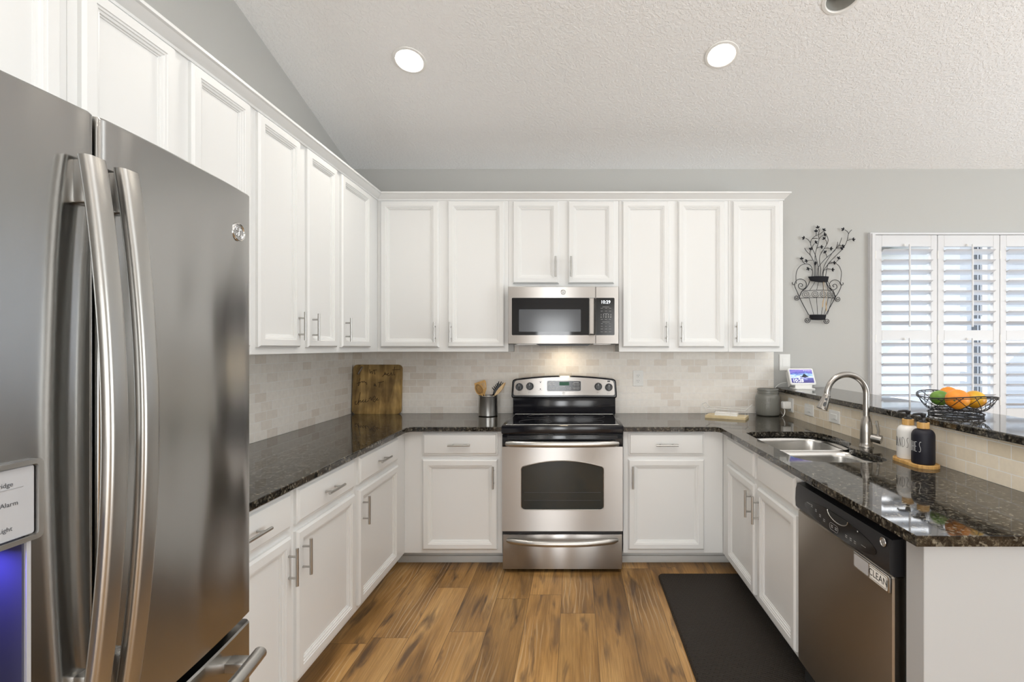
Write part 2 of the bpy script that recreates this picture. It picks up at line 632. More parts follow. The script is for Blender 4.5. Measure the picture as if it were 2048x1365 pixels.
def ball(b, c, r, sc=(1, 1, 1), n=24, rot=None):
    t = bmesh.new()
    bmesh.ops.create_uvsphere(t, u_segments=n, v_segments=n * 2 // 3, radius=r)
    for v in t.verts:
        p = Vector((v.co.x * sc[0], v.co.y * sc[1], v.co.z * sc[2]))
        if rot is not None:
            p = rot @ p
        v.co = p + Vector(c)
    join(b, t)


def BACK(y):
    return lambda u, v, d: Vector((u, y - d, v))


def LEFT(x):
    return lambda u, v, d: Vector((x + d, u, v))


def RIGHT(x):
    return lambda u, v, d: Vector((x - d, -u, v))


def TOP(z):
    return lambda u, v, d: Vector((u, v, z + d))


def lettering(b, s, size, fn, u, v, d=0.0006, align='CENTER', shear=0.0):
    cu = D.curves.new('lettering', 'FONT')
    cu.body = s
    cu.size = size
    cu.align_x = align
    cu.align_y = 'CENTER'
    cu.shear = shear
    cu.resolution_u = 3
    o = D.objects.new('lettering', cu)
    COL.objects.link(o)
    me = D.meshes.new_from_object(o.evaluated_get(C.evaluated_depsgraph_get()))
    vs = [b.verts.new(fn(u + p.co.x, v + p.co.y, d)) for p in me.vertices]
    for f in me.polygons:
        try:
            b.faces.new([vs[i] for i in f.vertices])
        except ValueError:
            pass
    D.objects.remove(o)
    D.meshes.remove(me)


def tag(o, label, cat, group=None):
    o['label'] = label
    o['category'] = cat
    if group:
        o['group'] = group
    return o


def thing(name, label, cat, loc, group=None):
    o = D.objects.new(name, None)
    o.empty_display_size = 0.05
    COL.objects.link(o)
    o.location = loc
    WL[o.name] = Vector(loc)
    return tag(o, label, cat, group)


def part(name, b, m, parent=None, label=None, angle=28, recalc=True):
    """link a bmesh built in room coordinates as one mesh object"""
    if recalc:
        bmesh.ops.recalc_face_normals(b, faces=b.faces[:])
    if parent is not None:
        org = WL[parent.name]
    else:
        xs = [v.co for v in b.verts]
        lo = Vector((min(p.x for p in xs), min(p.y for p in xs), min(p.z for p in xs)))
        hi = Vector((max(p.x for p in xs), max(p.y for p in xs), max(p.z for p in xs)))
        org = Vector(((lo.x + hi.x) / 2, (lo.y + hi.y) / 2, lo.z))
    for v in b.verts:
        v.co -= org
    me = D.meshes.new(name)
    b.to_mesh(me)
    b.free()
    me.materials.append(MATS[m])
    me.polygons.foreach_set('use_smooth', [True] * len(me.polygons))
    me.set_sharp_from_angle(angle=math.radians(angle))
    o = D.objects.new(name, me)
    COL.objects.link(o)
    if parent is not None:
        o.parent = parent
    else:
        o.location = org
    WL[o.name] = org
    if label:
        o['label'] = label
    return o


def struct(name, b, m, label=None, parent=None):
    o = part(name, b, m, parent)
    o['kind'] = 'structure'
    return o


def copy_tree(src, loc):
    """a thing with its parts and sub-parts, set down elsewhere"""
    r = src.copy()
    COL.objects.link(r)
    r.location = loc
    for ch in src.children:
        c = ch.copy()
        COL.objects.link(c)
        c.parent = r
        for g in ch.children:
            e = g.copy()
            COL.objects.link(e)
            e.parent = c
    return r


# ------------------------------------------------------------------ the room
YW = 3.783      # painted face of the kitchen wall
YT = 3.775      # tile face
XW = -1.69      # painted face of the left wall
XT = -1.682
XR, YR = 6.2, -5.0
RISE = 0.28


def zc(y):
    return 2.77 + RISE * (3.775 - y)


b = new(); box(b, XW - 0.12, XR + 0.12, YR - 0.12, YW + 0.15, -0.12, 0.0)
struct('floor', b, 'floor_planks')

WX0, WX1, WZ0, WZ1 = 2.262, 4.16, 0.86, 2.262      # window opening
b = new()
box(b, XW - 0.12, WX0, YW, YW + 0.15, 0, 2.79)
box(b, WX1, XR + 0.12, YW, YW + 0.15, 0, 2.79)
box(b, WX0, WX1, YW, YW + 0.15, 0, WZ0)
box(b, WX0, WX1, YW, YW + 0.15, WZ1, 2.79)
struct('wall_back', b, 'wall_paint')
b = new()
prism(b, [(YR, 0), (-4.35, 0), (-4.35, 2.25), (-1.35, 2.25), (-1.35, 0), (YW, 0), (YW, zc(YW) + 0.02), (-1.2, zc(-1.2) + 0.02), (YR, 3.2)], lambda u, v, d: Vector((XW - d, u, v)), 0, 0.12)
struct('wall_left', b, 'wall_paint')
b = new()
prism(b, [(YR, 0), (-2.0, 0), (-2.0, 2.4), (1.2, 2.4), (1.2, 0), (YW, 0), (YW, zc(YW) + 0.02), (-1.2, zc(-1.2) + 0.02), (YR, 3.2)], lambda u, v, d: Vector((XR + d, u, v)), 0, 0.12)
struct('wall_right', b, 'wall_paint')
b = new()
box(b, XW, -0.9, YR - 0.12, YR, 0, 3.25)
box(b, -0.1, 0.65, YR - 0.12, YR, 0, 3.25)
box(b, 2.2, XR, YR - 0.12, YR, 0, 3.25)
box(b, -0.9, -0.1, YR - 0.12, YR, 2.12, 3.25)
box(b, 0.65, 2.2, YR - 0.12, YR, 2.35, 3.25)
struct('wall_rear', b, 'wall_paint')

# sloped ceiling with three round holes for the recessed lamps
LAMPS = [(-0.936, 2.819), (0.818, 2.783), (1.318, 2.457)]
LR = 0.078
b = new()
SL = math.sqrt(1 + RISE * RISE)


def ceil_pt(x, y, up=0.0):
    return Vector((x, y + up * RISE / SL, zc(y) + up / SL))


holes = []
for lx, ly in LAMPS:
    holes.append([(lx + LR * math.cos(2 * PI * i / 40), ly + LR * math.sin(2 * PI * i / 40) / SL) for i in range(40)])
ring_prism(b, [(XW, YW), (XW, -1.2), (XR, -1.2), (XR, YW)], holes, lambda u, v, d: ceil_pt(u, v, d), 0, 0.14)
prism(b, [(-1.2, zc(-1.2)), (YR, 3.2), (YR, 3.34), (-1.2, zc(-1.2) + 0.14)], lambda u, v, d: Vector((d, u, v)), XW, XR)
struct('ceiling', b, 'ceiling_paint')

# knee wall of the peninsula, painted on the dining side and the end
b = new()
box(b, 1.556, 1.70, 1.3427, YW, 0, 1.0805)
struct('wall_peninsula', b, 'peninsula_white_shaded')

# ------------------------------------------------------------------ recessed ceiling lamps
for k, (lx, ly) in enumerate(LAMPS):
    lab = ['white recessed ceiling lamp, glaring bright, above the left cabinets',
           'white recessed ceiling lamp, lit, with its round bulb showing',
           'unlit white recessed ceiling lamp cut by the top of the picture'][k]
    lab = lab.replace(' cut by the top of the picture', ' nearest the viewer on the sloped ceiling')
    t = thing('recessed_lamp', lab, 'lamp', ceil_pt(lx, ly), 'recessed lamps in the sloped ceiling')
    c0 = ceil_pt(lx, ly)
    nrm = Vector((0, RISE, 1)).normalized()
    ax, ay = Vector((1, 0, 0)), nrm.cross(Vector((1, 0, 0)))

    def cup(prof, seg=40):
        bb = new()
        prev = None
        for r, h in prof:
            c = c0 + nrm * h
            cur = ring(bb, c, ax, ay, r, seg) if r > 1e-6 else bb.verts.new(c)
            if prev is not None:
                if isinstance(cur, list):
                    bridge(bb, prev, cur)
                else:
                    for i in range(seg):
                        bb.faces.new((prev[i], prev[(i + 1) % seg], cur))
            prev = cur
        return bb
    part('trim_ring', cup([(LR - 0.004, 0.003), (LR - 0.004, -0.003), (LR, -0.006), (0.092, -0.004), (0.094, -0.0005), (LR, -0.0005)]), 'plastic_white', t, recalc=True)
    off = k == 2
    part('baffle', cup([(LR - 0.002, -0.003), (0.070, 0.045), (0.064, 0.085), (0.064, 0.1), (0.0, 0.1)]), 'lamp_baffle_off' if off else 'lamp_baffle', t)
    part('bulb', cup([(0.055, 0.09), (0.055, 0.066), (0.05, 0.058), (0.03, 0.053), (0.0, 0.052)]), 'plastic_white' if off else ('lamp_lens_left' if k == 0 else 'lamp_lens'), t)
    if not off:
        lp = disk('lamp_or_fill_light', c0 + nrm * 0.045, -nrm, 0.05, 5 if k == 0 else 1.8, (1.0, 0.94, 0.85), 160)

# added ceiling lights behind the viewer, unseen and without lamp bodies
for lx, ly in ((-0.62, -1.6), (0.9, -1.6), (-0.62, 0.6), (0.9, 0.6)):
    disk('lamp_or_fill_light', ceil_pt(lx, max(ly, -1.1), -0.01), (0, -0.1, -1), 0.07, 4.5 if lx < 0 else 3, (1.0, 0.94, 0.85), 160)


# ------------------------------------------------------------------ stone tile and worktops
b = new(); prism(b, [(XT, .9145), (1.505, .9145), (1.505, 1.382), (.3035, 1.382), (.3035, 1.4345), (-.4585, 1.4345), (-.4585, 1.382), (XT, 1.382)], BACK(YW - .001), 0, YW - .001 - YT)
t = part('tile_backsplash', b, 'stone_tile_back')
tag(t, 'cream stone subway tile backsplash on the wall behind the range', 'backsplash')
b = new(); box(b, XW + .001, XT, 1.35, YT - 0.0005, 0.9145, 1.382)
t = part('tile_backsplash', b, 'stone_tile_left')
tag(t, 'cream stone subway tile backsplash beside the refrigerator on the left wall', 'backsplash')
b = new(); box(b, 1.545, 1.556, 1.3427, YT - 0.0005, 0.9145, 1.0805)
t = part('tile_backsplash', b, 'stone_tile_bar_warm_lit')
tag(t, 'low strip of cream stone tile tinted for warm lamp light behind the sink below the raised bar', 'backsplash')


def slab(outer, holes, z0, z1, ease=0.004):
    bb = new()
    ring_prism(bb, outer, holes, TOP(0), z0, z1)
    bmesh.ops.recalc_face_normals(bb, faces=bb.faces[:])
    es = [e for e in bb.edges if len(e.link_faces) == 2 and e.link_faces[0].normal.dot(e.link_faces[1].normal) < 0.5
          and abs(e.verts[0].co.z - e.verts[1].co.z) < 1e-6]
    bmesh.ops.bevel(bb, geom=es, offset=ease, segments=2, profile=0.5, affect='EDGES', clamp_overlap=True)
    return bb


CZ0, CZ1 = 0.8845, 0.914
b = slab([(XT + 0.0005, 1.34), (-1.046, 1.34), (-1.046, 3.085), (-1.02, 3.125), (-0.4605, 3.125), (-0.4605, YT), (XT + 0.0005, YT)], [], CZ0, CZ1)
t = part('granite_worktop', b, 'granite_black', angle=8)
tag(t, 'polished black granite worktop, L-shaped, left of the range', 'worktop')

sink_front = [(0.998, 2.86), (0.998, 2.31), (1.003, 2.262), (1.022, 2.215), (1.055, 2.185), (1.10, 2.17), (1.20, 2.165), (1.3125, 2.17), (1.36, 2.188), (1.388, 2.225),
              (1.394, 2.30), (1.385, 2.40), (1.372, 2.455), (1.378, 2.505), (1.405, 2.545), (1.432, 2.585), (1.444, 2.64), (1.448, 2.75), (1.438, 2.86), (1.41, 2.925), (1.36, 2.952),
              (1.25, 2.958), (1.12, 2.955), (1.05, 2.943), (1.015, 2.915)]
cut = [tuple(p) for p in catmull([(x, y, 0) for x, y in sink_front], 3, True)]
cut = [(p[0], p[1]) for p in cut]
b = slab([(0.3055, 3.125), (0.88, 3.125), (0.905, 3.09), (0.906, 1.322), (1.5445, 1.322), (1.5445, YT), (0.3055, YT)], [cut], CZ0, CZ1)
t = part('granite_worktop', b, 'granite_black', angle=8)
tag(t, 'polished black granite worktop with the sink cut into it, right of the range', 'worktop')

b = new(); box(b, 1.52, 1.926, 1.30, YW - 0.0005, 1.081, 1.111, 0.005, 2)
t = part('bar_top', b, 'granite_black', angle=8)
tag(t, 'raised polished black granite bar top carrying the fruit bowl and small screen', 'bar top')

# ------------------------------------------------------------------ cabinet kit
DOOR = [(0, 0), (0, .012), (.003, .0145), (.008, .0200), (.036, .0200), (.038, .0172), (.044, .0160), (.046, .0128), (.053, .0110), (.0545, .0070), (.0590, .0062), (.0600, .0035)]
DRAWER = [(0, 0), (0, .011), (.003, .0125), (.007, .0135), (.013, .0195), (.016, .0200)]


def front(fn, u0, u1, v0, v1, prof):
    bb = new()
    prev = None
    for i, d in prof:
        cur = [bb.verts.new(fn(u, v, d)) for u, v in ((u0 + i, v0 + i), (u1 - i, v0 + i), (u1 - i, v1 - i), (u0 + i, v1 - i))]
        if prev:
            bridge(bb, prev, cur)
        else:
            bb.faces.new(cur[::-1])
        prev = cur
    bb.faces.new(prev)
    return bb


def pull(fn, u, v, upright, parent, length=0.140, cc=0.080):
    bb = new()
    h = 0.020
    so = 0.032
    a = (u, v - length / 2) if upright else (u - length / 2, v)
    c = (u, v + length / 2) if upright else (u + length / 2, v)
    cyl(bb, fn(*a, h + so), fn(*c, h + so), 0.006, n=16)
    for s in (-1, 1):
        q = (u, v + s * cc / 2) if upright else (u + s * cc / 2, v)
        cyl(bb, fn(*q, h - 0.0005), fn(*q, h + so), 0.0045, n=12)
    return part('handle', bb, 'pull_steel', parent)


def door(fn, u0, u1, v0, v1, cab, hu=None, hv=None):
    d = part('door', front(fn, u0, u1, v0, v1, DOOR), 'cabinet_white', cab, angle=20)
    if hu is not None:
        pull(fn, hu, hv, True, d)
    return d


def drawer(fn, u0, u1, v0, v1, cab, handle=True):
    d = part('drawer', front(fn, u0, u1, v0, v1, DRAWER), 'cabinet_white', cab, angle=20)
    if handle:
        pull(fn, (u0 + u1) / 2, (v0 + v1) / 2 - 0.003, False, d)
    return d


UZ0, UZ1 = 1.3826, 2.452       # wall cabinets
DZ0, DZ1 = 1.4146, 2.4284      # their doors
HV = 1.518


def carcass(x0, x1, y0, y1, z0, z1, cab):
    bb = new()
    box(bb, x0, x1, y0, y1, z0, z1, 0.0015, 1)
    return part('carcass', bb, 'cabinet_white', cab)


WG = 'white wall cabinets'
FB = BACK(3.47)
t = thing('wall_cabinet', 'tall white wall cabinet with two doors directly left of the microwave', 'cabinet', (-0.919, 3.62, UZ0), WG)
carcass(-1.3745, -0.4635, 3.47, YW, UZ0, UZ1, t)
door(FB, -1.3495, -0.945, DZ0, DZ1, t, -0.968, HV)
door(FB, -0.8817, -0.4885, DZ0, DZ1, t, -0.859, HV)
t = thing('wall_cabinet', 'short white wall cabinet with two small doors above the microwave', 'cabinet', (-0.079, 3.62, 1.828), WG)
carcass(-0.4625, 0.3045, 3.47, YW, 1.828, UZ1, t)
door(FB, -0.431, -0.1118, 1.857, DZ1, t, -0.133, 1.970)
door(FB, -0.0484, 0.271, 1.857, DZ1, t, -0.026, 1.970)
t = thing('wall_cabinet', 'tall white wall cabinet with two doors directly right of the microwave', 'cabinet', (0.686, 3.62, UZ0), WG)
carcass(0.3055, 1.0655, 3.47, YW, UZ0, UZ1, t)
door(FB, 0.328, 0.654, DZ0, DZ1, t, 0.632, HV)
door(FB, 0.714, 1.038, DZ0, DZ1, t, 0.737, HV)
t = thing('wall_cabinet', 'narrow single-door white wall cabinet at the end beside the iron wall vase', 'cabinet', (1.257, 3.62, UZ0), WG)
carcass(1.0665, 1.448, 3.47, YW, UZ0, UZ1, t)
door(FB, 1.093, 1.421, DZ0, DZ1, t, 1.116, HV)

FL = LEFT(-1.375)
t = thing('wall_cabinet', 'single-door white wall cabinet on the left wall in the corner above the cutting board', 'cabinet', (-1.53, 3.2, UZ0), WG)
carcass(XW, -1.375, 2.8805, YW, UZ0, UZ1, t)
door(FL, 2.910, 3.318, DZ0, DZ1, t, 2.946, HV)
t = thing('wall_cabinet', 'white two-door wall cabinet on the left wall, just past the refrigerator, with both handles meeting', 'cabinet', (-1.53, 2.5, UZ0), WG)
carcass(XW, -1.375, 2.1155, 2.8795, UZ0, UZ1, t)
door(FL, 2.144, 2.468, DZ0, DZ1, t, 2.446, HV)
door(FL, 2.539, 2.851, DZ0, DZ1, t, 2.575, HV)
t = thing('wall_cabinet', 'white two-door wall cabinet rising behind the top of the refrigerator right door', 'cabinet', (-1.53, 1.73, UZ0), WG)
carcass(XW, -1.375, 1.3505, 2.1145, UZ0, UZ1, t)
door(FL, 1.377, 1.697, DZ0, DZ1, t, 1.674, HV)
door(FL, 1.7705, 2.088, DZ0, DZ1, t, 1.793, HV)
t = thing('wall_cabinet', 'white wall cabinet right above the refrigerator, at the left edge of the picture', 'cabinet', (-1.53, 0.95, 1.84), WG)
t['label'] = 'white wall cabinet right above the refrigerator left door, handles hidden'
carcass(XW, -1.375, 0.44, 1.3495, 1.84, UZ1, t)
door(FL, 0.93, 1.3187, 1.865, DZ1, t)
door(FL, 0.47, 0.86, 1.865, DZ1, t)

# crown moulding: one mitred run along both walls
b = new()
prev = None
for p, z in [(.0005, 2.436), (.006, 2.436), (.0075, 2.445), (.013, 2.449), (.018, 2.4535), (.028, 2.4645), (.034, 2.472), (.038, 2.4735), (.042, 2.476), (.042, 2.487), (.0005, 2.487)]:
    cur = [b.verts.new(v) for v in ((-1.375 + p, 0.44, z), (-1.375 + p, 3.47 - p, z), (1.448 + p, 3.47 - p, z), (1.448 + p, YW - 0.0005, z))]
    if prev:
        bridge(b, prev, cur, False)
    else:
        first = cur
    prev = cur
bridge(b, prev, first, False)
t = part('crown_moulding', b, 'cabinet_white', angle=25)
tag(t, 'white crown moulding running along the tops of the wall cabinets', 'moulding')

# base cabinets
BZ0, BZ1 = 0.107, 0.884
FBb, FLb, FRb = BACK(3.165), LEFT(-1.083), RIGHT(0.94)
BG = 'white base cabinets'
t = thing('base_cabinet', 'white base cabinet with one drawer and one door, left side of the range', 'cabinet', (-0.73, 3.45, 0), BG)
carcass(-1.0825, -0.4605, 3.165, YW - .001, BZ0, BZ1, t)
drawer(FBb, -0.965, -0.489, 0.733, 0.872, t)
door(FBb, -0.965, -0.489, 0.134, 0.705, t, -0.514, 0.597)
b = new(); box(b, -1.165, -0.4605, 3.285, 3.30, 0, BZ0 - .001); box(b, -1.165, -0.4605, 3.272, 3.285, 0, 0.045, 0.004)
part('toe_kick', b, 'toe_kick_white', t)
t = thing('base_cabinet', 'white base cabinet with one drawer and one door, right side of the range', 'cabinet', (0.62, 3.45, 0), BG)
carcass(0.3055, 0.9395, 3.165, YW - .001, BZ0, BZ1, t)
drawer(FBb, 0.3375, 0.817, 0.733, 0.872, t)
door(FBb, 0.3375, 0.817, 0.134, 0.705, t, 0.3625, 0.597)
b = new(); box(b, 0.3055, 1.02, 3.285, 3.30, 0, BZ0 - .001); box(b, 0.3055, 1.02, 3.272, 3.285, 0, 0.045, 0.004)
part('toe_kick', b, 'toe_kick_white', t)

t = thing('base_cabinet', 'white corner base cabinet with one drawer and one door, nearest the cutting board', 'cabinet', (-1.38, 2.8, 0), BG)
carcass(XW + .001, -1.083, 2.4425, YW - .001, BZ0, BZ1, t)
drawer(FLb, 2.468, 3.008, 0.733, 0.872, t)
door(FLb, 2.468, 3.008, 0.134, 0.705, t, 2.50, 0.597)
b = new(); box(b, -1.19, -1.175, 2.4425, 3.284, 0, BZ0 - .001)
part('toe_kick', b, 'toe_kick_white', t)
t = thing('base_cabinet', 'white base cabinet with two drawers over two doors next to the refrigerator', 'cabinet', (-1.38, 1.9, 0), BG)
carcass(XW + .001, -1.083, 1.3505, 2.4415, BZ0, BZ1, t)
drawer(FLb, 1.376, 1.876, 0.733, 0.872, t)
drawer(FLb, 1.916, 2.417, 0.733, 0.872, t)
door(FLb, 1.376, 1.876, 0.134, 0.705, t, 1.850, 0.597)
door(FLb, 1.916, 2.417, 0.134, 0.705, t, 1.948, 0.597)
b = new(); box(b, -1.19, -1.175, 1.3505, 2.4415, 0, BZ0 - .001)
part('toe_kick', b, 'toe_kick_white', t)

# sink base: hollow so that the bowls hang inside
t = thing('base_cabinet', 'white sink base cabinet with two false drawer fronts over two doors', 'cabinet', (1.24, 2.6, 0), BG)
b = new()
box(b, 0.94, 0.96, 2.0745, 3.1645, BZ0, BZ1, 0.001, 1)
box(b, 0.96, 1.5555, 2.0745, 3.782, BZ0, BZ0 + 0.018)
box(b, 0.96, 1.5555, 2.0745, 2.092, BZ0 + 0.018, BZ1)
box(b, 0.9405, 1.5555, 3.05, 3.068, BZ0 + 0.018, BZ1)
part('carcass', b, 'cabinet_white', t)
for y0, y1, hy in ((2.573, 3.030, 2.601), (2.092, 2.523, 2.497)):
    drawer(FRb, -y1, -y0, 0.735, 0.872, t, False)
    door(FRb, -y1, -y0, 0.134, 0.705, t, -hy, 0.597)
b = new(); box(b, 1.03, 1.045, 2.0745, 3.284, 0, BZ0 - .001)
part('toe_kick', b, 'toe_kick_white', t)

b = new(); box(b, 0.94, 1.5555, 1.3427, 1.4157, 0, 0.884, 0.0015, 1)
t = part('end_panel', b, 'peninsula_white_shaded')
tag(t, 'plain white end panel of the peninsula beside the dishwasher', 'panel')


# ------------------------------------------------------------------ maker's round badge: disc, rim and looped script
def badge(fn, u, v, r, d, parent, rim='chrome', ground='ink_grey', line='chrome'):
    bb = new()
    pts = [fn(u + r * math.cos(2 * PI * i / 40), v + r * math.sin(2 * PI * i / 40), d + 0.0015) for i in range(40)]
    tube(bb, pts, r * 0.13, 8, True)
    bd = part('badge', bb, rim, parent)
    bb = new()
    prism(bb, [(u + r * 0.95 * math.cos(2 * PI * i / 36), v + r * 0.95 * math.sin(2 * PI * i / 36)) for i in range(36)], fn, d - 0.0002, d + 0.0012)
    part('badge_ground', bb, ground, parent)
    bb = new()
    G = [(-.12, .42), (-.3, .5), (-.42, .3), (-.3, .08), (-.1, .05), (-.02, -.2), (-.1, -.48), (-.3, -.52), (-.4, -.34), (-.24, -.18), (0, -.02), (.12, .1)]
    E = [(.4, .3), (.3, .5), (.14, .42), (.16, .2), (.3, .04), (.12, -.04), (.06, -.3), (.2, -.52), (.4, -.48), (.42, -.26), (.28, -.2)]
    for L in (G, E):
        tube(bb, [fn(u + p.x * r, v + p.y * r, d + 0.0014) for p in catmull([(x, y, 0) for x, y in L], 5)], r * 0.055, 6)
    for k in range(4):
        a0 = PI / 4 + k * PI / 2
        arc = [fn(u + r * .78 * math.cos(a0 + s), v + r * .78 * math.sin(a0 + s), d + 0.0014) for s in (-.5, -.25, 0, .25, .5)]
        tube(bb, arc, r * 0.05, 6)
    part('badge_script', bb, line, parent)


# ------------------------------------------------------------------ range
RX = -0.0785
t = thing('electric_range', 'freestanding stainless steel electric range with black glass cooktop', 'range', (RX, 3.4, 0))
b = new()
box(b, RX - .376, RX + .376, 3.142, 3.76, 0.045, 0.893, 0.003, 1)
for sx in (-.33, .33):
    for y in (3.2, 3.7):
        cyl(b, (RX + sx, y, 0.0), (RX + sx, y, 0.046), 0.018, n=12)
part('body', b, 'black_enamel', t)
F = BACK(3.140)
# oven door with an arched window
arch = [(-.256, .400), (.256, .400)]
win = rrect(-.256, .256, .400, .63, .02, 4)
win = [p for p in win if p[1] < .5]
# lower half rounded, upper edge arched
low = [(x, z) for x, z in rrect(-.256, .256, .400, .64, .022, 5) if z < .45]
right_low = [p for p in low if p[0] > 0]
left_low = [p for p in low if p[0] < 0]
top = []
for i in range(25):
    x = .248 - .496 * i / 24
    top.append((x, .667 + .037 * (1 - (x / .248) ** 2)))
win = right_low + [(.256, .655)] + top + [(-.256, .655)] + left_low
win = [(RX + x, z) for x, z in win]
b = new()
ring_prism(b, [(RX - .377, .264), (RX + .377, .264), (RX + .377, .7925), (RX - .377, .7925)], [win], F, 0, 0.025)
dr = part('oven_door', b, 'steel_brushed', t)
b = new(); prism(b, inset(win, -0.001), F, 0.006, 0.018)
part('oven_window', b, 'oven_glass', dr)
b = new(); tube(b, [F(u, v, 0.0255) for u, v in inset(win, -0.0015)], 0.0028, 8, True)
part('window_trim', b, 'steel_satin', dr)
b = new()
for z in (.505, .455):
    box(b, RX - .24, RX + .24, 3.1208, 3.1216, z - .0008, z + .0008)
part('oven_rack', b, 'ink_dark', dr)


def bowed(x0, x1, z, y, out, r, drop=0.0):
    pts = []
    for i in range(25):
        s = -1 + 2 * i / 24
        k = (1 - abs(s) ** 2.6)
        pts.append((x0 + (x1 - x0) * i / 24, y - out * k, z - drop * k))
    return pts


b = new()
box(b, RX - .377, RX + .377, 3.116, 3.140, 0.7935, 0.868, 0.004, 2)
part('vent_strip', b, 'black_enamel', t)
b = new()
for z, xs in ((.857, [(-.345, -.06), (.02, .345)]), (.848, [(-.345, -.06), (.02, .345)])):
    for x0, x1 in xs:
        box(b, RX + x0, RX + x1, 3.1148, 3.1165, z - .0017, z + .0017)
box(b, RX - .085, RX - .055, 3.108, 3.1165, .866, .871)
part('vent_slot', b, 'black_plastic', t)
b = new()
pts = bowed(RX - .348, RX + .348, .8185, 3.082, .030, .02)
tube(b, pts, [0.0145] + [0.0195] * 23 + [0.0145], 14)
for s in (-1, 1):
    cyl(b, (RX + s * .335, 3.117, .8185), (RX + s * .335, 3.085, .8185), .014, n=14)
part('oven_handle', b, 'steel_satin', t)
# storage drawer
b = new()
box(b, RX - .374, RX + .374, 3.118, 3.1405, 0.024, 0.243, 0.005, 2)
sd = part('storage_drawer', b, 'steel_brushed', t)
b = new()
pts = bowed(RX - .345, RX + .345, .212, 3.105, .048, .02, 0.006)
tube(b, pts, [0.010] + [0.0185] * 23 + [0.010], 14)
part('drawer_handle', b, 'steel_satin', sd)
b = new(); box(b, RX - .374, RX + .374, 3.13, 3.1425, .2435, .2635)
part('drawer_gap', b, 'black_plastic', t)
# cooktop
b = new()
box(b, RX - .3805, RX + .3805, 3.098, 3.66, .8735, .928, 0.008, 2)
part('cooktop_frame', b, 'black_enamel', t)
b = new(); box(b, RX - .352, RX + .352, 3.125, 3.61, .9278, .9302, 0.001, 1)
cg = part('cooktop_glass', b, 'black_glass', t)
b = new()
tube(b, [(RX - .354, 3.122, .9297), (RX + .354, 3.122, .9297), (RX + .354, 3.613, .9297), (RX - .354, 3.613, .9297)], 0.0016, 6, True)
part('cooktop_trim', b, 'steel_satin', t)
for x, y, r in ((-.18, 3.24, .105), (.18, 3.24, .085), (-.18, 3.49, .075), (.18, 3.49, .105)):
    b = new()
    tube(b, [(RX + x + r * math.cos(a * PI / 24), y + r * math.sin(a * PI / 24), .9302) for a in range(48)], 0.0006, 4, True)
    part('burner_ring', b, 'ink_dark', cg)
# riser and control panel
b = new()
box(b, RX - .372, RX + .372, 3.615, 3.74, .9285, 1.05, 0.006, 2)
part('riser', b, 'black_enamel', t)


def RG(cx, cy):
    return RX + (cx - 1025) / 8.904 / 277, EYE - (50 + cy / 8.904) / 277


def guard(w, zb, zs, zt, r, k=24):
    pts = [(-w + .012, zb), (w - .012, zb), (w - .003, zb + .004), (w, zb + .014), (w - .006, zs - .022), (w - .011, zs - .008), (w - .024, zs)]
    for i in range(1, k):
        x = (w - .024) * (1 - 2 * i / k)
        pts.append((x, zs + (zt - zs) * (1 - (x / (w - .024)) ** 2)))
    pts += [(-w + .024, zs), (-w + .011, zs - .008), (-w + .006, zs - .022), (-w, zb + .014), (-w + .003, zb + .004)]
    return [(RX + x, z) for x, z in pts]


G0 = BACK(3.64)
b = new(); prism(b, guard(.3815, 1.047, 1.184, 1.2085, .02), G0, -0.09, 0.040, 0.008)
part('control_surround', b, 'black_enamel', t)
b = new(); prism(b, guard(.3665, 1.066, 1.176, 1.1995, .02), G0, 0.03, 0.0418, 0.0015)
cp = part('control_panel', b, 'steel_brushed', t)
GP = BACK(3.5982)
for cx, cy in ((228, 262), (415, 250), (1632, 255), (1820, 268)):
    u, v = RG(cx, cy)
    b = new()
    cyl(b, GP(u, v, -.001), GP(u, v, .004), .0285, .0275, 28)
    cyl(b, GP(u, v, .004), GP(u, v, .020), .0228, .0195, 28)
    kn = part('burner_knob', b, 'black_plastic', t)
    b = new()
    prism(b, [(u - .0045, v - .019), (u + .0045, v - .019), (u + .0045, v + .019), (u, v + .027), (u - .0045, v + .019)], GP, .019, .030)
    part('knob_grip', b, 'black_gloss', kn)
    b = new(); box(b, u - .0008, u + .0008, GP(u, v, .0308).y, GP(u, v, .0298).y, v + .006, v + .022)
    part('knob_pointer', b, 'ink_white', kn)
    b = new()
    for i in range(14):
        a = math.radians(-230 + i * 280 / 13)
        q = GP(u + .033 * math.cos(a), v + .033 * math.sin(a), .0003)
        cyl(b, q, q + Vector((0, -.0004, 0)), .0011, n=8)
    x, z = u, v - .046
    box(b, x - .008, x - .007, 3.5976, 3.598, z - .005, z + .005)
    box(b, x + .003, x + .004, 3.5976, 3.598, z - .003, z + .006)
    box(b, x - .008, x + .001, 3.5976, 3.598, z + .0045, z + .0055)
    part('dial_mark', b, 'ink_dark', cp)
b = new()
prism(b, rrect(*sorted((RG(720, 0)[0], RG(1330, 0)[0])), RG(0, 340)[1], RG(0, 150)[1], .010), GP, -.001, .0015)
part('display_rim', b, 'ink_white', cp)
b = new()
prism(b, rrect(*sorted((RG(728, 0)[0], RG(1322, 0)[0])), RG(0, 330)[1], RG(0, 157)[1], .008), GP, 0, .0025)
part('display', b, 'black_gloss', cp)
b = new()
prism(b, rrect(RG(940, 0)[0], RG(1115, 0)[0], RG(0, 235)[1], RG(0, 172)[1], .002), GP, .002, .0028)
part('clock_window', b, 'led_green', cp)
b = new()
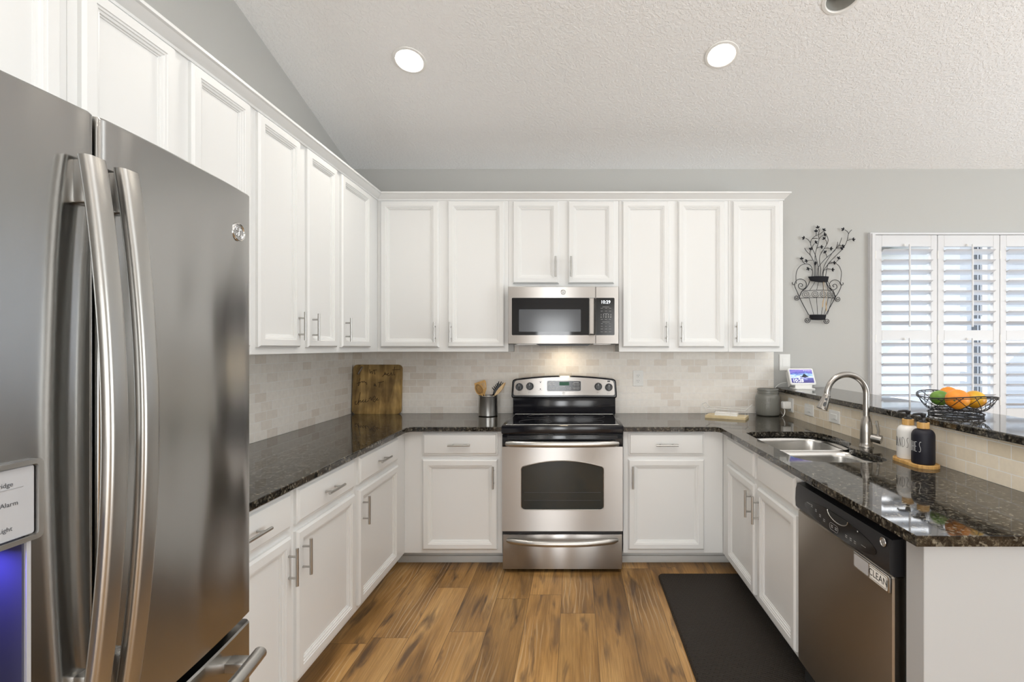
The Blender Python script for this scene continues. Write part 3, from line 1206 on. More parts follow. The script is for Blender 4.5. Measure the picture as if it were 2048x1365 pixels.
for cx, cy, w, h in ((770, 215, 52, 40), (843, 215, 62, 40), (770, 280, 60, 44), (843, 280, 50, 34), (923, 286, 58, 36), (1117, 288, 60, 36), (1203, 215, 46, 36), (1268, 215, 52, 40), (1203, 280, 52, 36), (1270, 280, 52, 44)):
    u, v = RG(cx, cy)
    hw, hh = w / 2 / 8.904 / 277, h / 2 / 8.904 / 277
    tube(b, [GP(p[0], p[1], .0027) for p in rrect(u - hw, u + hw, v - hh, v + hh, min(hw, hh) * .6, 3)], .0005, 4, True)
    box(b, u - hw * .45, u + hw * .45, 3.5952, 3.5956, v - .0014, v + .0014)
for cx, cy, s in ((990, 285, 1), (1050, 285, -1)):
    u, v = RG(cx, cy)
    tube(b, [GP(u - .009, v - .006 * s, .0027), GP(u, v + .008 * s, .0027), GP(u + .009, v - .006 * s, .0027)], .0006, 4)
for cx, cy, w in ((808, 182, 100), (1240, 182, 96), (1020, 250, 44)):
    u, v = RG(cx, cy)
    hw = w / 2 / 8.904 / 277
    box(b, u - hw, u + hw, 3.5952, 3.5956, v - .0013, v + .0013)
part('touch_key', b, 'ink_white', cp)
for cx, cy in ((604, 180), (602, 300)):
    b = new()
    u, v = RG(cx, cy)
    q = GP(u, v, .0002)
    cyl(b, q, q + Vector((0, -.001, 0)), .0042, n=14)
    part('indicator', b, 'black_plastic', cp)
b = new()
u, v = RG(604, 163); box(b, u - .011, u + .011, 3.5976, 3.598, v - .0006, v + .0006)
part('indicator_caption', b, 'ink_dark', cp)
b = new(); u, v = RG(602, 322); box(b, u - .014, u + .014, 3.5976, 3.598, v - .0006, v + .0006)
part('indicator_caption', b, 'ink_dark', cp)
b = new(); u, v = RG(1818, 162); box(b, u - .010, u + .010, 3.5974, 3.598, v - .005, v + .005)
part('indicator_mark', b, 'black_plastic', cp)
badge(GP, RG(1018, 0)[0], RG(0, 372)[1], .0085, .0005, cp, 'ink_grey', 'steel_satin', 'ink_grey')

# ------------------------------------------------------------------ microwave
t = thing('microwave', 'stainless steel over-the-range microwave with a black glass door', 'microwave', (RX, 3.58, 1.435))


def MW(cx, cy):
    return ((980 + cx / 6.827) - 1150) / 295.4, EYE - ((540 + cy / 6.827) - 695) / 295.4


X0, X1, Z0, Z1 = -.4536, .2965, 1.4365, 1.826
b = new(); box(b, X0 + .003, X1 - .003, 3.402, YT - .001, Z0, Z1, 0.002, 1)
part('housing', b, 'black_plastic', t)
M = BACK(3.400)
xs = MW(1442, 0)[0]
b = new()
wx0, wx1 = MW(298, 0)[0], xs
wz0, wz1 = MW(0, 893)[1], MW(0, 383)[1]
prism(b, [(X0, Z0), (xs - .0008, Z0), (xs - .0008, Z1), (X0, Z1)], M, 0, .025, .003)
md = part('oven_door', b, 'steel_brushed', t)
b = new(); prism(b, rrect(wx0, xs - .0015, wz0, wz1, .007), M, .02, .0262)
part('door_glass', b, 'black_glass', md)
b = new(); prism(b, rrect(MW(395, 0)[0], MW(1240, 0)[0], MW(0, 846)[1], MW(0, 540)[1], .006), M, .025, .0266)
part('window_screen', b, 'micro_screen', md)
b = new()
hx0, hx1 = MW(1352, 0)[0], MW(1422, 0)[0]
prism(b, [(hx0, wz0 + .004), (hx1, wz0 + .004), (hx1, wz1 - .002), (hx0, wz1 - .002)], M, .034, .052, .005)
box(b, hx0 + .004, hx1 - .004, 3.362, 3.375, wz1 - .03, wz1 - .01)
box(b, hx0 + .004, hx1 - .004, 3.362, 3.375, wz0 + .015, wz0 + .035)
part('handle', b, 'steel_brushed', md)
badge(M, MW(1000, 0)[0], MW(0, 305)[1], .0155, .0252, md, 'steel_satin', 'steel_satin', 'ink_grey')
b = new(); prism(b, [(xs + .0008, Z0), (X1, Z0), (X1, Z1), (xs + .0008, Z1)], M, 0, .025, .003)
mc = part('control_panel', b, 'steel_brushed', t)
b = new(); prism(b, rrect(xs + .0012, MW(1700, 0)[0], wz0, wz1, .007), M, .02, .0262)
part('keypad', b, 'black_gloss', mc)
b = new(); lettering(b, '10:29', .030, M, MW(1578, 0)[0], MW(0, 442)[1], .0268)
part('clock_digits', b, 'digits_lit', mc)
b = new()
for cy, xsr, w in ((507, (1582,), 92), (526, (1527, 1584, 1638), 34), (565, (1527, 1583, 1638), 30), (597, (1582,), 68), (678, (1527, 1582, 1637), 28),
                   (712, (1582,), 98), (735, (1527, 1583, 1637), 24), (772, (1527, 1583, 1637), 26), (808, (1527, 1583, 1638), 32), (848, (1527, 1583, 1638), 34)):
    for cx in xsr:
        u, v = MW(cx, cy)
        hw = w / 2 / 6.827 / 295.4
        box(b, u - hw, u + hw, 3.3732, 3.3739, v - .0011, v + .0011)
part('key_caption', b, 'ink_grey', mc)
b = new()
for i, ch in enumerate('1234567890'):
    u, v = MW(1517 + (i % 5) * 33, 616 + (i // 5) * 30)
    lettering(b, ch, .0115, M, u, v, .0266)
part('key_digit', b, 'ink_white', mc)
# underside: grilles and the cooktop lamp
b = new()
for x0, x1 in ((X0 + .05, X0 + .19), (X1 - .17, X1 - .05)):
    box(b, x0, x1, 3.43, 3.56, Z0 - .004, Z0 + .001, .001, 1)
part('grease_filter', b, 'steel_satin', t)
b = new()
prism(b, [(X0 + .21, Z0 - .012), (X0 + .54, Z0 - .012), (X0 + .565, Z0 + .001), (X0 + .185, Z0 + .001)], BACK(3.50), -.05, .085)
part('vent_scoop', b, 'black_plastic', t)
b = new(); box(b, RX - .05, RX + .05, 3.60, 3.66, Z0 - .004, Z0 + .001, .001, 1)
part('lamp_cover', b, 'lamp_baffle', t)
disk('cooktop_lamp_light', (RX, 3.60, Z0 - .014), (0, 0.05, -1), .04, 0.6, (1.0, 0.82, 0.58), 170)

# ------------------------------------------------------------------ refrigerator
t = thing('refrigerator', 'large stainless steel french door refrigerator with an ice and water dispenser', 'refrigerator', (-1.27, .853, 0))
b = new(); box(b, -1.66, -.932, .395, 1.305, .05, 1.785, .004, 1)
for y in (.45, 1.25):
    for x in (-1.6, -1.0):
        cyl(b, (x, y, 0), (x, y, .051), .025, n=12)
part('cabinet', b, 'fridge_case', t)


def fx(y):
    return -.816 - .034 * ((y - .853) / .455) ** 2


def curved_door(y0, y1, z0, z1, hole=None):
    r = .012
    ys = [y0 + r * (1 - math.cos(a * PI / 10)) for a in range(6)]
    k = 14
    ys += [y0 + r + (y1 - y0 - 2 * r) * i / k for i in range(1, k)]
    ys += [y1 - r * (1 - math.cos(a * PI / 10)) for a in range(5, -1, -1)]
    zs = [z0, z0 + .004, z1 - .004, z1]
    if hole:
        ys = sorted([y for y in ys if not any(abs(y - h) < .012 for h in hole[:2])] + list(hole[:2]))
        zs = sorted(zs + list(hole[2:]))

    def xf(y, z):
        e = min(y - y0, y1 - y)
        d = r - math.sqrt(max(0, r * r - (r - e) ** 2)) if e < r else 0
        if z in (z0, z1):
            d += .004
        return fx(y) - d
    bb = new()
    g = [[bb.verts.new((xf(y, z), y, z)) for z in zs] for y in ys]
    for i in range(len(ys) - 1):
        for j in range(len(zs) - 1):
            if hole and hole[0] <= (ys[i] + ys[i + 1]) / 2 <= hole[1] and hole[2] <= (zs[j] + zs[j + 1]) / 2 <= hole[3]:
                continue
            bb.faces.new((g[i][j], g[i + 1][j], g[i + 1][j + 1], g[i][j + 1]))
    rim = [g[i][0] for i in range(len(ys))] + g[-1][1:] + [g[i][-1] for i in range(len(ys) - 2, -1, -1)] + g[0][-2:0:-1]
    bk = [bb.verts.new((-.925, v.co.y, v.co.z)) for v in rim]
    bridge(bb, rim, bk)
    bb.faces.new(bk)
    return bb


NY0, NY1, NZ0, NZ1 = .535, .7396, .80, 1.137
rd = part('door', curved_door(.8565, 1.308, .722, 1.812), 'steel_fridge', t)
ld = part('door', curved_door(.398, .8495, .722, 1.812, (NY0, NY1, NZ0, NZ1)), 'steel_fridge', t)
b = new()
fz = curved_door(.398, 1.308, .075, .702)
fd = part('freezer_drawer', fz, 'steel_fridge', t)
b = new(); box(b, -.93, -.90, .40, 1.30, .703, .7215); box(b, -.93, -.86, .8497, .8563, .74, 1.8)
part('door_gasket', b, 'dark_gap', t)


def fridge_handle(y, parent, zlo=.80, zhi=1.728):
    bb = new()
    sec = rrect(-.0185, .0185, -.011, .011, .0085, 4)
    prev = None
    n = 40
    for i in range(n + 1):
        s = i / n
        z = zlo + (zhi - zlo) * s
        off = .018 + .038 * math.sin(PI * s) ** 0.85
        x = -.816 + off
        cur = [bb.verts.new((x + q[1], y + q[0], z)) for q in sec]
        if prev:
            bridge(bb, prev, cur)
        else:
            bb.faces.new(cur)
        prev = cur
    bb.faces.new(prev[::-1])
    h = part('handle', bb, 'steel_satin', parent)
    for z0 in (zhi - .078, zlo + .006):
        bb = new()
        box(bb, fx(y) - .002, -.791, y - .013, y + .013, z0, z0 + .072, .004, 2)
        part('handle_bracket', bb, 'steel_satin', parent)


fridge_handle(.823, ld)
fridge_handle(.886, rd)
b = new()
pts = []
for i in range(31):
    y = .46 + .79 * i / 30
    s = -1 + 2 * i / 30
    pts.append((fx(y) + .052 + .006 * (1 - s * s), y, .648))
tube(b, pts, .016, 14)
for y in (.50, 1.205):
    box(b, fx(y) - .002, fx(y) + .05, y - .018, y + .018, .636, .660, .003, 2)
part('drawer_handle', b, 'steel_satin', fd)
badge(LEFT(fx(1.243)), 1.243, 1.702, .0205, .001, rd, 'chrome', 'ink_grey', 'chrome')
# dispenser
FD = lambda u, v, d: Vector((-.8155 + d, u, v))
b = new()
ring_prism(b, rrect(.50, .759, 1.127, 1.247, .008, 4), [rrect(.506, .752, 1.134, 1.240, .005, 4)], FD, -.006, .007)
dp = part('dispenser_bezel', b, 'steel_satin', ld)
b = new(); prism(b, rrect(.5075, .7505, 1.1355, 1.2385, .004, 4), FD, -.006, .002, .001)
dp2 = part('dispenser_panel', b, 'panel_silver', ld)
for s_, y_, z_ in (('Fridge', .7215, 1.2165), ('Door Alarm', .728, 1.188), ('Light', .7205, 1.1526)):
    b = new()
    lettering(b, s_, .0095, FD, y_, z_, .0026, 'RIGHT')
    part('dispenser_caption', b, 'ink_dark', dp2)
b = new(); box(b, -.8133, -.8128, .66, .735, 1.2095, 1.2099)
part('caption_rule', b, 'ink_grey', dp2)
b = new()
# open box niche: back, sides, floor, roof
bx = -.905
for x0, x1, y0, y1, z0, z1 in ((bx - .006, bx, NY0, NY1, NZ0, NZ1), (bx, -.8165, NY0, NY0 + .004, NZ0, NZ1), (bx, -.8165, NY1 - .004, NY1, NZ0, NZ1),
                               (bx, -.812, NY0, NY1, NZ0, NZ0 + .012), (bx, -.8165, NY0, NY1, NZ1 - .012, NZ1)):
    box(b, x0, x1, y0, y1, z0, z1)
part('dispenser_niche', b, 'niche_plastic', ld)
b = new(); ring_prism(b, [(NY0 - .006, NZ0 - .006), (NY1 + .005, NZ0 - .006), (NY1 + .005, 1.126), (NY0 - .006, 1.126)], [[(NY0 + .001, NZ0 + .001), (NY1 - .001, NZ0 + .001), (NY1 - .001, 1.1255), (NY0 + .001, 1.1255)]], FD, -.008, .003)
part('niche_trim', b, 'panel_silver', ld)
b = new(); box(b, -.885, -.845, .62, .66, 1.085, 1.125, .004, 2); box(b, -.895, -.875, .60, .68, .90, 1.0, .003, 2)
part('dispenser_spout', b, 'black_plastic', ld)
disk('dispenser_led', (-.855, .69, 1.12), (0, 0, -1), .012, 0.35, (0.16, 0.14, 1.0), 170)

# ------------------------------------------------------------------ dishwasher
t = thing('dishwasher', 'stainless steel dishwasher with a black control panel under the worktop', 'dishwasher', (1.24, 1.76, 0))
DY0, DY1 = 1.445, 2.062
b = new(); box(b, .956, 1.545, 1.419, 2.072, .03, .878)
for y in (1.48, 2.02):
    for x in (1.0, 1.5):
        cyl(b, (x, y, 0), (x, y, .032), .018, n=12)
part('tub', b, 'dark_gap', t)
FR = RIGHT(.9565)
b = new(); prism(b, rrect(-DY1, -DY0, .125, .747, .009, 3), FR, 0, .0345, .005)
dd = part('door', b, 'steel_dishwasher', t)
b = new(); box(b, .98, .99, 1.42, 2.07, .0, .118)
part('toe_panel', b, 'black_plastic', t)
b = new()
prism(b, [(.9565, .7475), (.924, .7475), (.913, .760), (.911, .79), (.913, .832), (.919, .8545), (.9565, .8585)], lambda u, v, d: Vector((u, d, v)), DY0, DY1)
cpn = part('control_panel', b, 'black_plastic', t)
CP = RIGHT(.911)
lens = []
for i in range(33):
    a = 2 * PI * i / 32
    y = 1.74 + .235 * math.cos(a)
    z = .794 + .037 * math.sin(a)
    lens.append((-y, z))
b = new(); prism(b, lens[:-1], CP, -.012, .0012)
part('control_lens', b, 'black_gloss', cpn)
b = new()
arc = [(-(1.7295 + .0665 * math.cos(a)), .8305 - .027 * math.sin(a)) for a in [PI * i / 20 for i in range(21)]]
prism(b, arc, CP, -.01, .0016)
part('grip_pocket', b, 'dark_gap', cpn)
b = new(); tube(b, [CP(u, v, .0016) for u, v in arc], .0016, 6)
part('grip_edge', b, 'steel_satin', cpn)
for y, z, w in ((1.915, .802, .012), (1.882, .795, .012), (1.85, .786, .012), (1.82, .779, .013), (1.672, .777, .012), (1.645, .777, .011), (1.62, .777, .011)):
    b = new()
    for dz in (0, .006):
        box(b, .9094, .9099, y - w / 2, y + w / 2, z - .0012 + dz, z + .0012 + dz)
    part('key_caption', b, 'ink_grey', cpn)
b = new()
for y in (1.765, 1.738):
    for dz in (0, .006):
        box(b, .9094, .9099, y - .007, y + .007, .777 + dz - .0014, .777 + dz + .0014)
part('key_caption', b, 'ink_grey', cpn)
b = new(); tube(b, [CP(p[0], p[1], .0016) for p in rrect(-1.781, -1.724, .768, .792, .011, 4)], .0006, 4, True)
part('key_outline', b, 'ink_grey', cpn)
b = new(); box(b, .9094, .9099, 1.56, 1.585, .786, .787)
part('key_caption', b, 'ink_grey', cpn)
b = new(); box(b, .9094, .9099, 1.603, 1.607, .819, .823)
part('status_light', b, 'ink_white', cpn)
b = new(); box(b, .9094, .9099, 1.955 - .03, 1.955, .806, .808)
part('key_caption', b, 'ink_grey', cpn)
badge(RIGHT(.9128), -1.474, .8385, .0125, .001, cpn, 'steel_satin', 'ink_grey', 'steel_satin')

# magnet on the dishwasher
t = thing('sign_magnet', 'small silver sliding sign magnet reading CLEAN on the dishwasher front', 'magnet', (.915, 1.55, .70))
MG = RIGHT(.9205)
b = new(); prism(b, rrect(-1.640, -1.452, .694, .7455, .006, 4), MG, 0, .006, .0015)
part('backing', b, 'steel_satin', t)
b = new(); prism(b, rrect(-1.632, -1.555, .700, .7395, .004, 4), MG, .005, .0068)
part('sliding_cover', b, 'panel_silver', t)
b = new(); prism(b, rrect(-1.548, -1.460, .699, .7405, .003, 4), MG, .005, .0066)
part('sign_face', b, 'paper', t)
b = new()
lettering(b, 'CLEAN', .030, MG, -1.504, .7198, .0072)
tube(b, [MG(p[0], p[1], .0068) for p in rrect(-1.545, -1.463, .7025, .7375, .003, 3)], .0007, 4, True)
part('sign_lettering', b, 'bottle_ink', t)


# ------------------------------------------------------------------ window, shutters, outside
b = new()
ring_prism(b, [(2.223, .83), (4.172, .83), (4.172, 2.278), (2.223, 2.278)], [[(2.256, .872), (4.136, .872), (4.136, 2.262), (2.256, 2.262)]], BACK(YW - .0005), 0, .030)
ring_prism(b, [(2.232, .84), (4.163, .84), (4.163, 2.270), (2.232, 2.270)], [[(2.2565, .8725), (4.1355, .8725), (4.1355, 2.2615), (2.2565, 2.2615)]], BACK(YW - .030), 0, .012)
w1 = struct('window_1', b, 'shutter_white')
b = new()
ring_prism(b, [(WX0, WZ0), (WX1, WZ0), (WX1, WZ1), (WX0, WZ1)], [[(WX0 + .05, WZ0 + .05), (3.185, WZ0 + .05), (3.185, WZ1 - .05), (WX0 + .05, WZ1 - .05)],
                                                                  [(3.235, WZ0 + .05), (WX1 - .05, WZ0 + .05), (WX1 - .05, WZ1 - .05), (3.235, WZ1 - .05)]], BACK(3.90), 0, .05)
part('window_frame', b, 'shutter_white', w1)
b = new(); box(b, WX0 + .04, WX1 - .04, 3.874, 3.878, WZ0 + .04, WZ1 - .04)
part('window_pane', b, 'window_glass', w1)

SH = ['white plantation shutter panel nearest the iron wall vase, seen above the screen and faucet',
      'white plantation shutter panel standing directly behind the fruit bowl',
      'white plantation shutter panel third from the iron wall vase, cut by the right picture edge']
SH[2] = 'white plantation shutter panel third from the iron wall vase, right of the fruit bowl'
PWD = .4655
t = thing('plantation_shutter', SH[0], 'shutter', (2.258, 3.76, .874), 'plantation shutter panels at the window')
b = new()
x0, x1 = 2.2585, 2.258 + PWD - .001
for a0, a1, c0_, c1_ in ((x0, x0 + .047, .875, 2.259), (x1 - .047, x1, .875, 2.259), (x0 + .047, x1 - .047, 2.172, 2.259), (x0 + .047, x1 - .047, 1.466, 1.543), (x0 + .047, x1 - .047, .875, .955)):
    box(b, a0, a1, 3.746, 3.774, c0_, c1_, .002, 1)
part('shutter_frame', b, 'shutter_white', t)


def louvers(zs):
    bb = new()
    a = math.radians(-17)
    for z in zs:
        sec = []
        for i in range(20):
            s = 2 * PI * i / 20
            u, v = .0445 * math.cos(s), .0055 * math.sin(s)
            sec.append((u * math.cos(a) - v * math.sin(a), u * math.sin(a) + v * math.cos(a)))
        prism(bb, sec, lambda u, v, d, z=z: Vector((d, 3.760 + u, z + v)), x0 + .049, x1 - .049)
    return bb


UP = [2.134 - .0768 * k for k in range(8)]
LO = [1.435 - .0768 * k for k in range(6)] + [.982]
part('louver_bank', louvers(UP), 'shutter_white', t)
part('louver_bank', louvers(LO), 'shutter_white', t)
xm = (x0 + x1) / 2
for zs in (UP, LO):
    b = new()
    box(b, xm - .006, xm + .006, 3.704, 3.714, zs[-1] - .03, zs[0] + .048, .002, 1)
    for z in zs:
        box(b, xm - .0015, xm + .0015, 3.713, 3.72, z + .011, z + .015)
    part('tilt_rod', b, 'shutter_white', t)
b = new()
for z in (2.176, 1.470):
    box(b, xm - .022, xm - .010, 3.736, 3.747, z - .004, z + .014, .003, 2)
part('rod_catch', b, 'plastic_white', t)
for z0 in (2.08, 1.45, .98):
    b = new()
    cyl(b, (x0 - .002, 3.743, z0), (x0 - .002, 3.743, z0 + .06), .004, n=10)
    part('hinge', b, 'plastic_white', t)
sh0 = t
for k in (1, 2, 3):
    c = copy_tree(sh0, (2.258 + .4685 * k, 3.76, .874))
    c['label'] = SH[k] if k < 3 else 'white plantation shutter panel farthest from the iron wall vase'

b = new(); box(b, -6, 40, 3.98, 12, -.3, -.12)
struct('ground_driveway', b, 'concrete')
b = new(); box(b, -6, 60, 12, 27, -.3, -.115)
o = part('lawn', b, 'lawn_green'); o['kind'] = 'structure'
b = new(); box(b, -6, 120, 27, 90, -.3, -.12)
struct('ground_road', b, 'concrete')
# neighbour's house past the driveway
t = thing('neighbour_house', 'pale neighbouring house with a tall dark window, glimpsed through the shutters', 'house', (9.6, 10.5, -.12))
b = new(); box(b, 6.95, 13, 9.0, 12.0, -.12, 3.6)
part('house_wall', b, 'stucco', t)
b = new(); prism(b, [(6.6, 3.6), (13.4, 3.6), (10, 5.2)], BACK(12.3), 0, 3.6)
part('roof', b, 'roof_tile', t)
b = new(); box(b, 7.16, 7.46, 8.985, 9.0, .55, 3.25)
wn_ = part('house_window', b, 'glass_dark', t)
b = new()
for x in (7.255, 7.31, 7.40):
    box(b, x - .008, x + .008, 8.975, 8.99, .55, 3.25)
for z in (.55, 1.9, 3.25):
    box(b, 7.14, 7.48, 8.97, 8.99, z - .03, z + .03)
part('window_bar', b, 'stucco', wn_)
t = None
random.seed(3)
for k, (hx, hy) in enumerate(((9.5, 23.0), (13.2, 23.4), (17.0, 22.8), (21.0, 23.4))):
    b = new()
    for i in range(60):
        ball(b, (hx + random.uniform(-1.7, 1.7), hy + random.uniform(-.5, .5), .1 + random.uniform(0, .35)), random.uniform(.25, .42), n=8)
    o = part('hedge_bush', b, 'leaf_green')
    tag(o, 'low green bush across the lawn, glimpsed through the shutters', 'bush', 'bushes across the lawn')

# ------------------------------------------------------------------ wall plates
def plate(fn, u, v, w, h, t, m='plastic_white'):
    bb = new()
    prism(bb, rrect(u - w / 2, u + w / 2, v - h / 2, v + h / 2, .004, 3), fn, 0, .006, .0025)
    return part('plate', bb, m, t)


t = thing('outlet', 'white duplex electrical outlet on the tile right of the range', 'outlet', (.477, YT, 1.18))
F = BACK(YT)
plate(F, .477, 1.18, .078, .119, t)
for z in (1.2, 1.16):
    b = new(); prism(b, rrect(.477 - .017, .477 + .017, z - .014, z + .014, .008, 4), F, .005, .0075, .0008)
    rc_ = part('receptacle', b, 'plastic_white', t)
    b = new()
    for x in (-.0065, .0065):
        box(b, .477 + x - .001, .477 + x + .001, YT - .0079, YT - .0074, z - .002, z + .007)
    cyl(b, (.477, YT - .0079, z - .008), (.477, YT - .0074, z - .008), .0022, n=10)
    part('slot', b, 'ink_dark', rc_)
t = thing('light_switch', 'white blank-faced switch plate on the wall above the small screen', 'switch', (1.590, YW, 1.30))
F = BACK(YW - .0003)
plate(F, 1.590, 1.30, .082, .124, t)
b = new(); prism(b, rrect(1.590 - .017, 1.590 + .017, 1.267, 1.333, .003, 3), F, .0055, .0072, .0008)
part('rocker', b, 'plastic_white', t)
F = RIGHT(1.5447)
for yc, lab in ((3.283, 'white switch plate set sideways in the tile behind the sink, nearer the grey jar'),
                (2.965, 'white switch plate set sideways in the tile behind the sink, nearer the faucet')):
    t = thing('light_switch', lab, 'switch', (1.5447, yc, 1.001), 'switch plates behind the sink')
    plate(F, -yc, 1.001, .122, .075, t)
    b = new(); prism(b, rrect(-yc - .034, -yc + .034, .984, 1.018, .003, 3), F, .0055, .0085, .001)
    rk = part('rocker', b, 'plastic_white', t)
    b = new(); box(b, 1.5355, 1.5362, yc - .026, yc + .004, .9885, .9905)
    part('rocker_mark', b, 'ink_grey', rk)
t = thing('outlet', 'white outlet in the tile with the charger plugged into it, right of the grey jar', 'outlet', (1.5447, 3.56, 1.001))
plate(F, -3.56, 1.001, .075, .1, t)
b = new(); prism(b, rrect(-3.577, -3.543, .96, 1.0, .006, 3), F, .005, .0075, .001)
part('receptacle', b, 'plastic_white', t)

# charger and its cable up to the small screen
t = thing('charger', 'white plug-in charger with a thin white cable in the bar outlet', 'charger', (1.505, 3.56, 1.0))
b = new(); box(b, 1.478, 1.5365, 3.535, 3.585, .975, 1.027, .009, 3)
part('plug', b, 'plastic_white', t)
b = new()
pts = catmull([(1.490, 3.548, .979), (1.492, 3.545, .955), (1.483, 3.542, .93), (1.477, 3.552, .9185), (1.487, 3.575, .9175), (1.513, 3.62, .919), (1.522, 3.70, .95), (1.512, 3.745, 1.05), (1.512, 3.758, 1.10),
               (1.517, 3.760, 1.116), (1.528, 3.758, 1.128), (1.545, 3.75, 1.141), (1.565, 3.742, 1.147), (1.585, 3.738, 1.149)], 8)
tube(b, pts, .0026, 8)
part('cable', b, 'plastic_white', t)

# ------------------------------------------------------------------ sink and faucet
t = thing('sink', 'stainless steel undermount double bowl sink with a divider', 'sink', (1.2, 2.55, .69))


def bowl(x0, x1, y0, y1, zt, zb, r):
    bb = new()
    prev = None
    levels = [(0, zt, r), (.004, zt - .03, r), (.012, zb + .05, r), (.018, zb + .025, r * .95), (.032, zb + .008, r * .85), (.055, zb + .001, r * .7)]
    for i, z, rr in levels:
        cur = [bb.verts.new((u, v, z)) for u, v in rrect(x0 + i, x1 - i, y0 + i, y1 - i, rr, 8)]
        if prev:
            bridge(bb, prev, cur)
        prev = cur
    dr_ = [bb.verts.new(((x0 + x1) / 2 + .04 * math.cos(2 * PI * (k + .5) / len(prev) - PI / 2), (y0 + y1) / 2 + .04 * math.sin(2 * PI * (k + .5) / len(prev) - PI / 2), zb - .003)) for k in range(len(prev))]
    bridge(bb, prev, dr_)
    bb.faces.new(dr_)
    o = part('bowl', bb, 'steel_sink', t, recalc=True)
    md_ = o.modifiers.new('gauge', 'SOLIDIFY')
    md_.thickness = .0015
    md_.offset = 0
    cb = new()
    lathe(cb, [(.0, zb - .002), (.030, zb - .002), (.034, zb + .001), (.042, zb + .0012), (.044, zb - .002)], ((x0 + x1) / 2, (y0 + y1) / 2, 0), 28)
    part('drain', cb, 'chrome', t)


bowl(.985, 1.452, 2.572, 2.966, CZ0 - .001, .700, .09)
bowl(.985, 1.400, 2.158, 2.552, CZ0 - .001, .725, .09)
b = new(); box(b, .995, 1.385, 2.5525, 2.5715, .868, .877, .004, 3)
part('divider', b, 'steel_sink', t)

FXX, FYY = 1.461, 2.50
t = thing('faucet', 'tall brushed nickel gooseneck faucet with a pull-down spray head', 'faucet', (FXX, FYY, .914))
b = new()
lathe(b, [(0, .9142), (.033, .9142), (.033, .919), (.030, .924), (.0285, .94), (.0285, .99), (.0275, 1.02), (.022, 1.052), (.0175, 1.064), (.0165, 1.07), (0, 1.07)], (FXX, FYY, 0), 36)
part('body', b, 'nickel', t)
b = new()
pts = [(FXX, FYY, 1.066), (FXX, FYY, 1.12), (FXX, FYY, 1.18)]
for i in range(1, 25):
    a = PI * 1.02 * i / 24
    pts.append((FXX - .0985 + .0985 * math.cos(a), FYY, 1.18 + .0975 * math.sin(a)))
tube(b, pts, .0148, 18)
part('neck', b, 'nickel', t)
b = new()
h0, h1 = Vector((1.2645, FYY, 1.178)), Vector((1.238, FYY, 1.104))
ax_ = (h1 - h0)
u, v = frame(ax_)
prev = None
for s, r in ((0, .0155), (.04, .0175), (.3, .0185), (.75, .0245), (.97, .0262), (1, .0245), (1.0, .016), (.98, .0001)):
    cur = ring(b, h0 + ax_ * s, u, v, r, 28)
    if prev:
        bridge(b, prev, cur)
    prev = cur
sh = part('spray_head', b, 'nickel', t)
b = new()
for s, rr, hh in ((.33, .0062, .0062), (.66, .0068, .0125)):
    c = h0 + ax_ * s
    rad = .0188 + (s - .3) * .012
    dn = ax_.normalized()
    side = Vector((-.30, -.95, 0)).normalized()
    side = (side - dn * side.dot(dn)).normalized()
    acr = side.cross(dn)
    n = 20
    lo_, hi_ = [], []
    for i in range(n):
        a = 2 * PI * i / n
        q = c + acr * (rr * math.cos(a)) + dn * (hh * math.sin(a))
        lo_.append(b.verts.new(q + side * (rad - .006)))
        hi_.append(b.verts.new(q + side * (rad + .0022)))
    bridge(b, lo_, hi_)
    b.faces.new(hi_)
    b.faces.new(lo_[::-1])
part('spray_button', b, 'black_plastic', sh)
b = new()
e = Vector((1.508, 2.452, .958))
cyl(b, (FXX + .012, FYY - .012, .966), e, .0195, .0215, 28)
lv = part('valve', b, 'nickel', t)
b = new()
tube(b, [(1.497, 2.463, .972), (1.499, 2.462, 1.0), (1.495, 2.466, 1.03), (1.492, 2.468, 1.05)], [.0065, .0065, .0075, .0072], 12)
part('lever', b, 'nickel', t)

# ------------------------------------------------------------------ soap bottles on their tray
GL = {'N': [[(0, 0), (0, 1), (.5, 0), (.5, 1)]], 'D': [[(0, 0), (0, 1), (.3, .95), (.5, .7), (.5, .3), (.3, .05), (0, 0)]],
      'S': [[(.55, 1), (.3, 1), (.18, .85), (.2, .62), (.4, .4), (.42, .15), (.3, 0), (.05, 0)]], 'H': [[(0, 0), (0, 1)], [(.5, 0), (.5, 1)], [(0, .5), (.5, .5)]],
      'A': [[(0, 0), (.25, 1), (.5, 0)], [(.1, .38), (.4, .38)]], 'E': [[(.45, 1), (0, 1), (0, 0), (.45, 0)], [(0, .53), (.35, .53)]], 'I': [[(.25, 0), (.25, 1)]]}


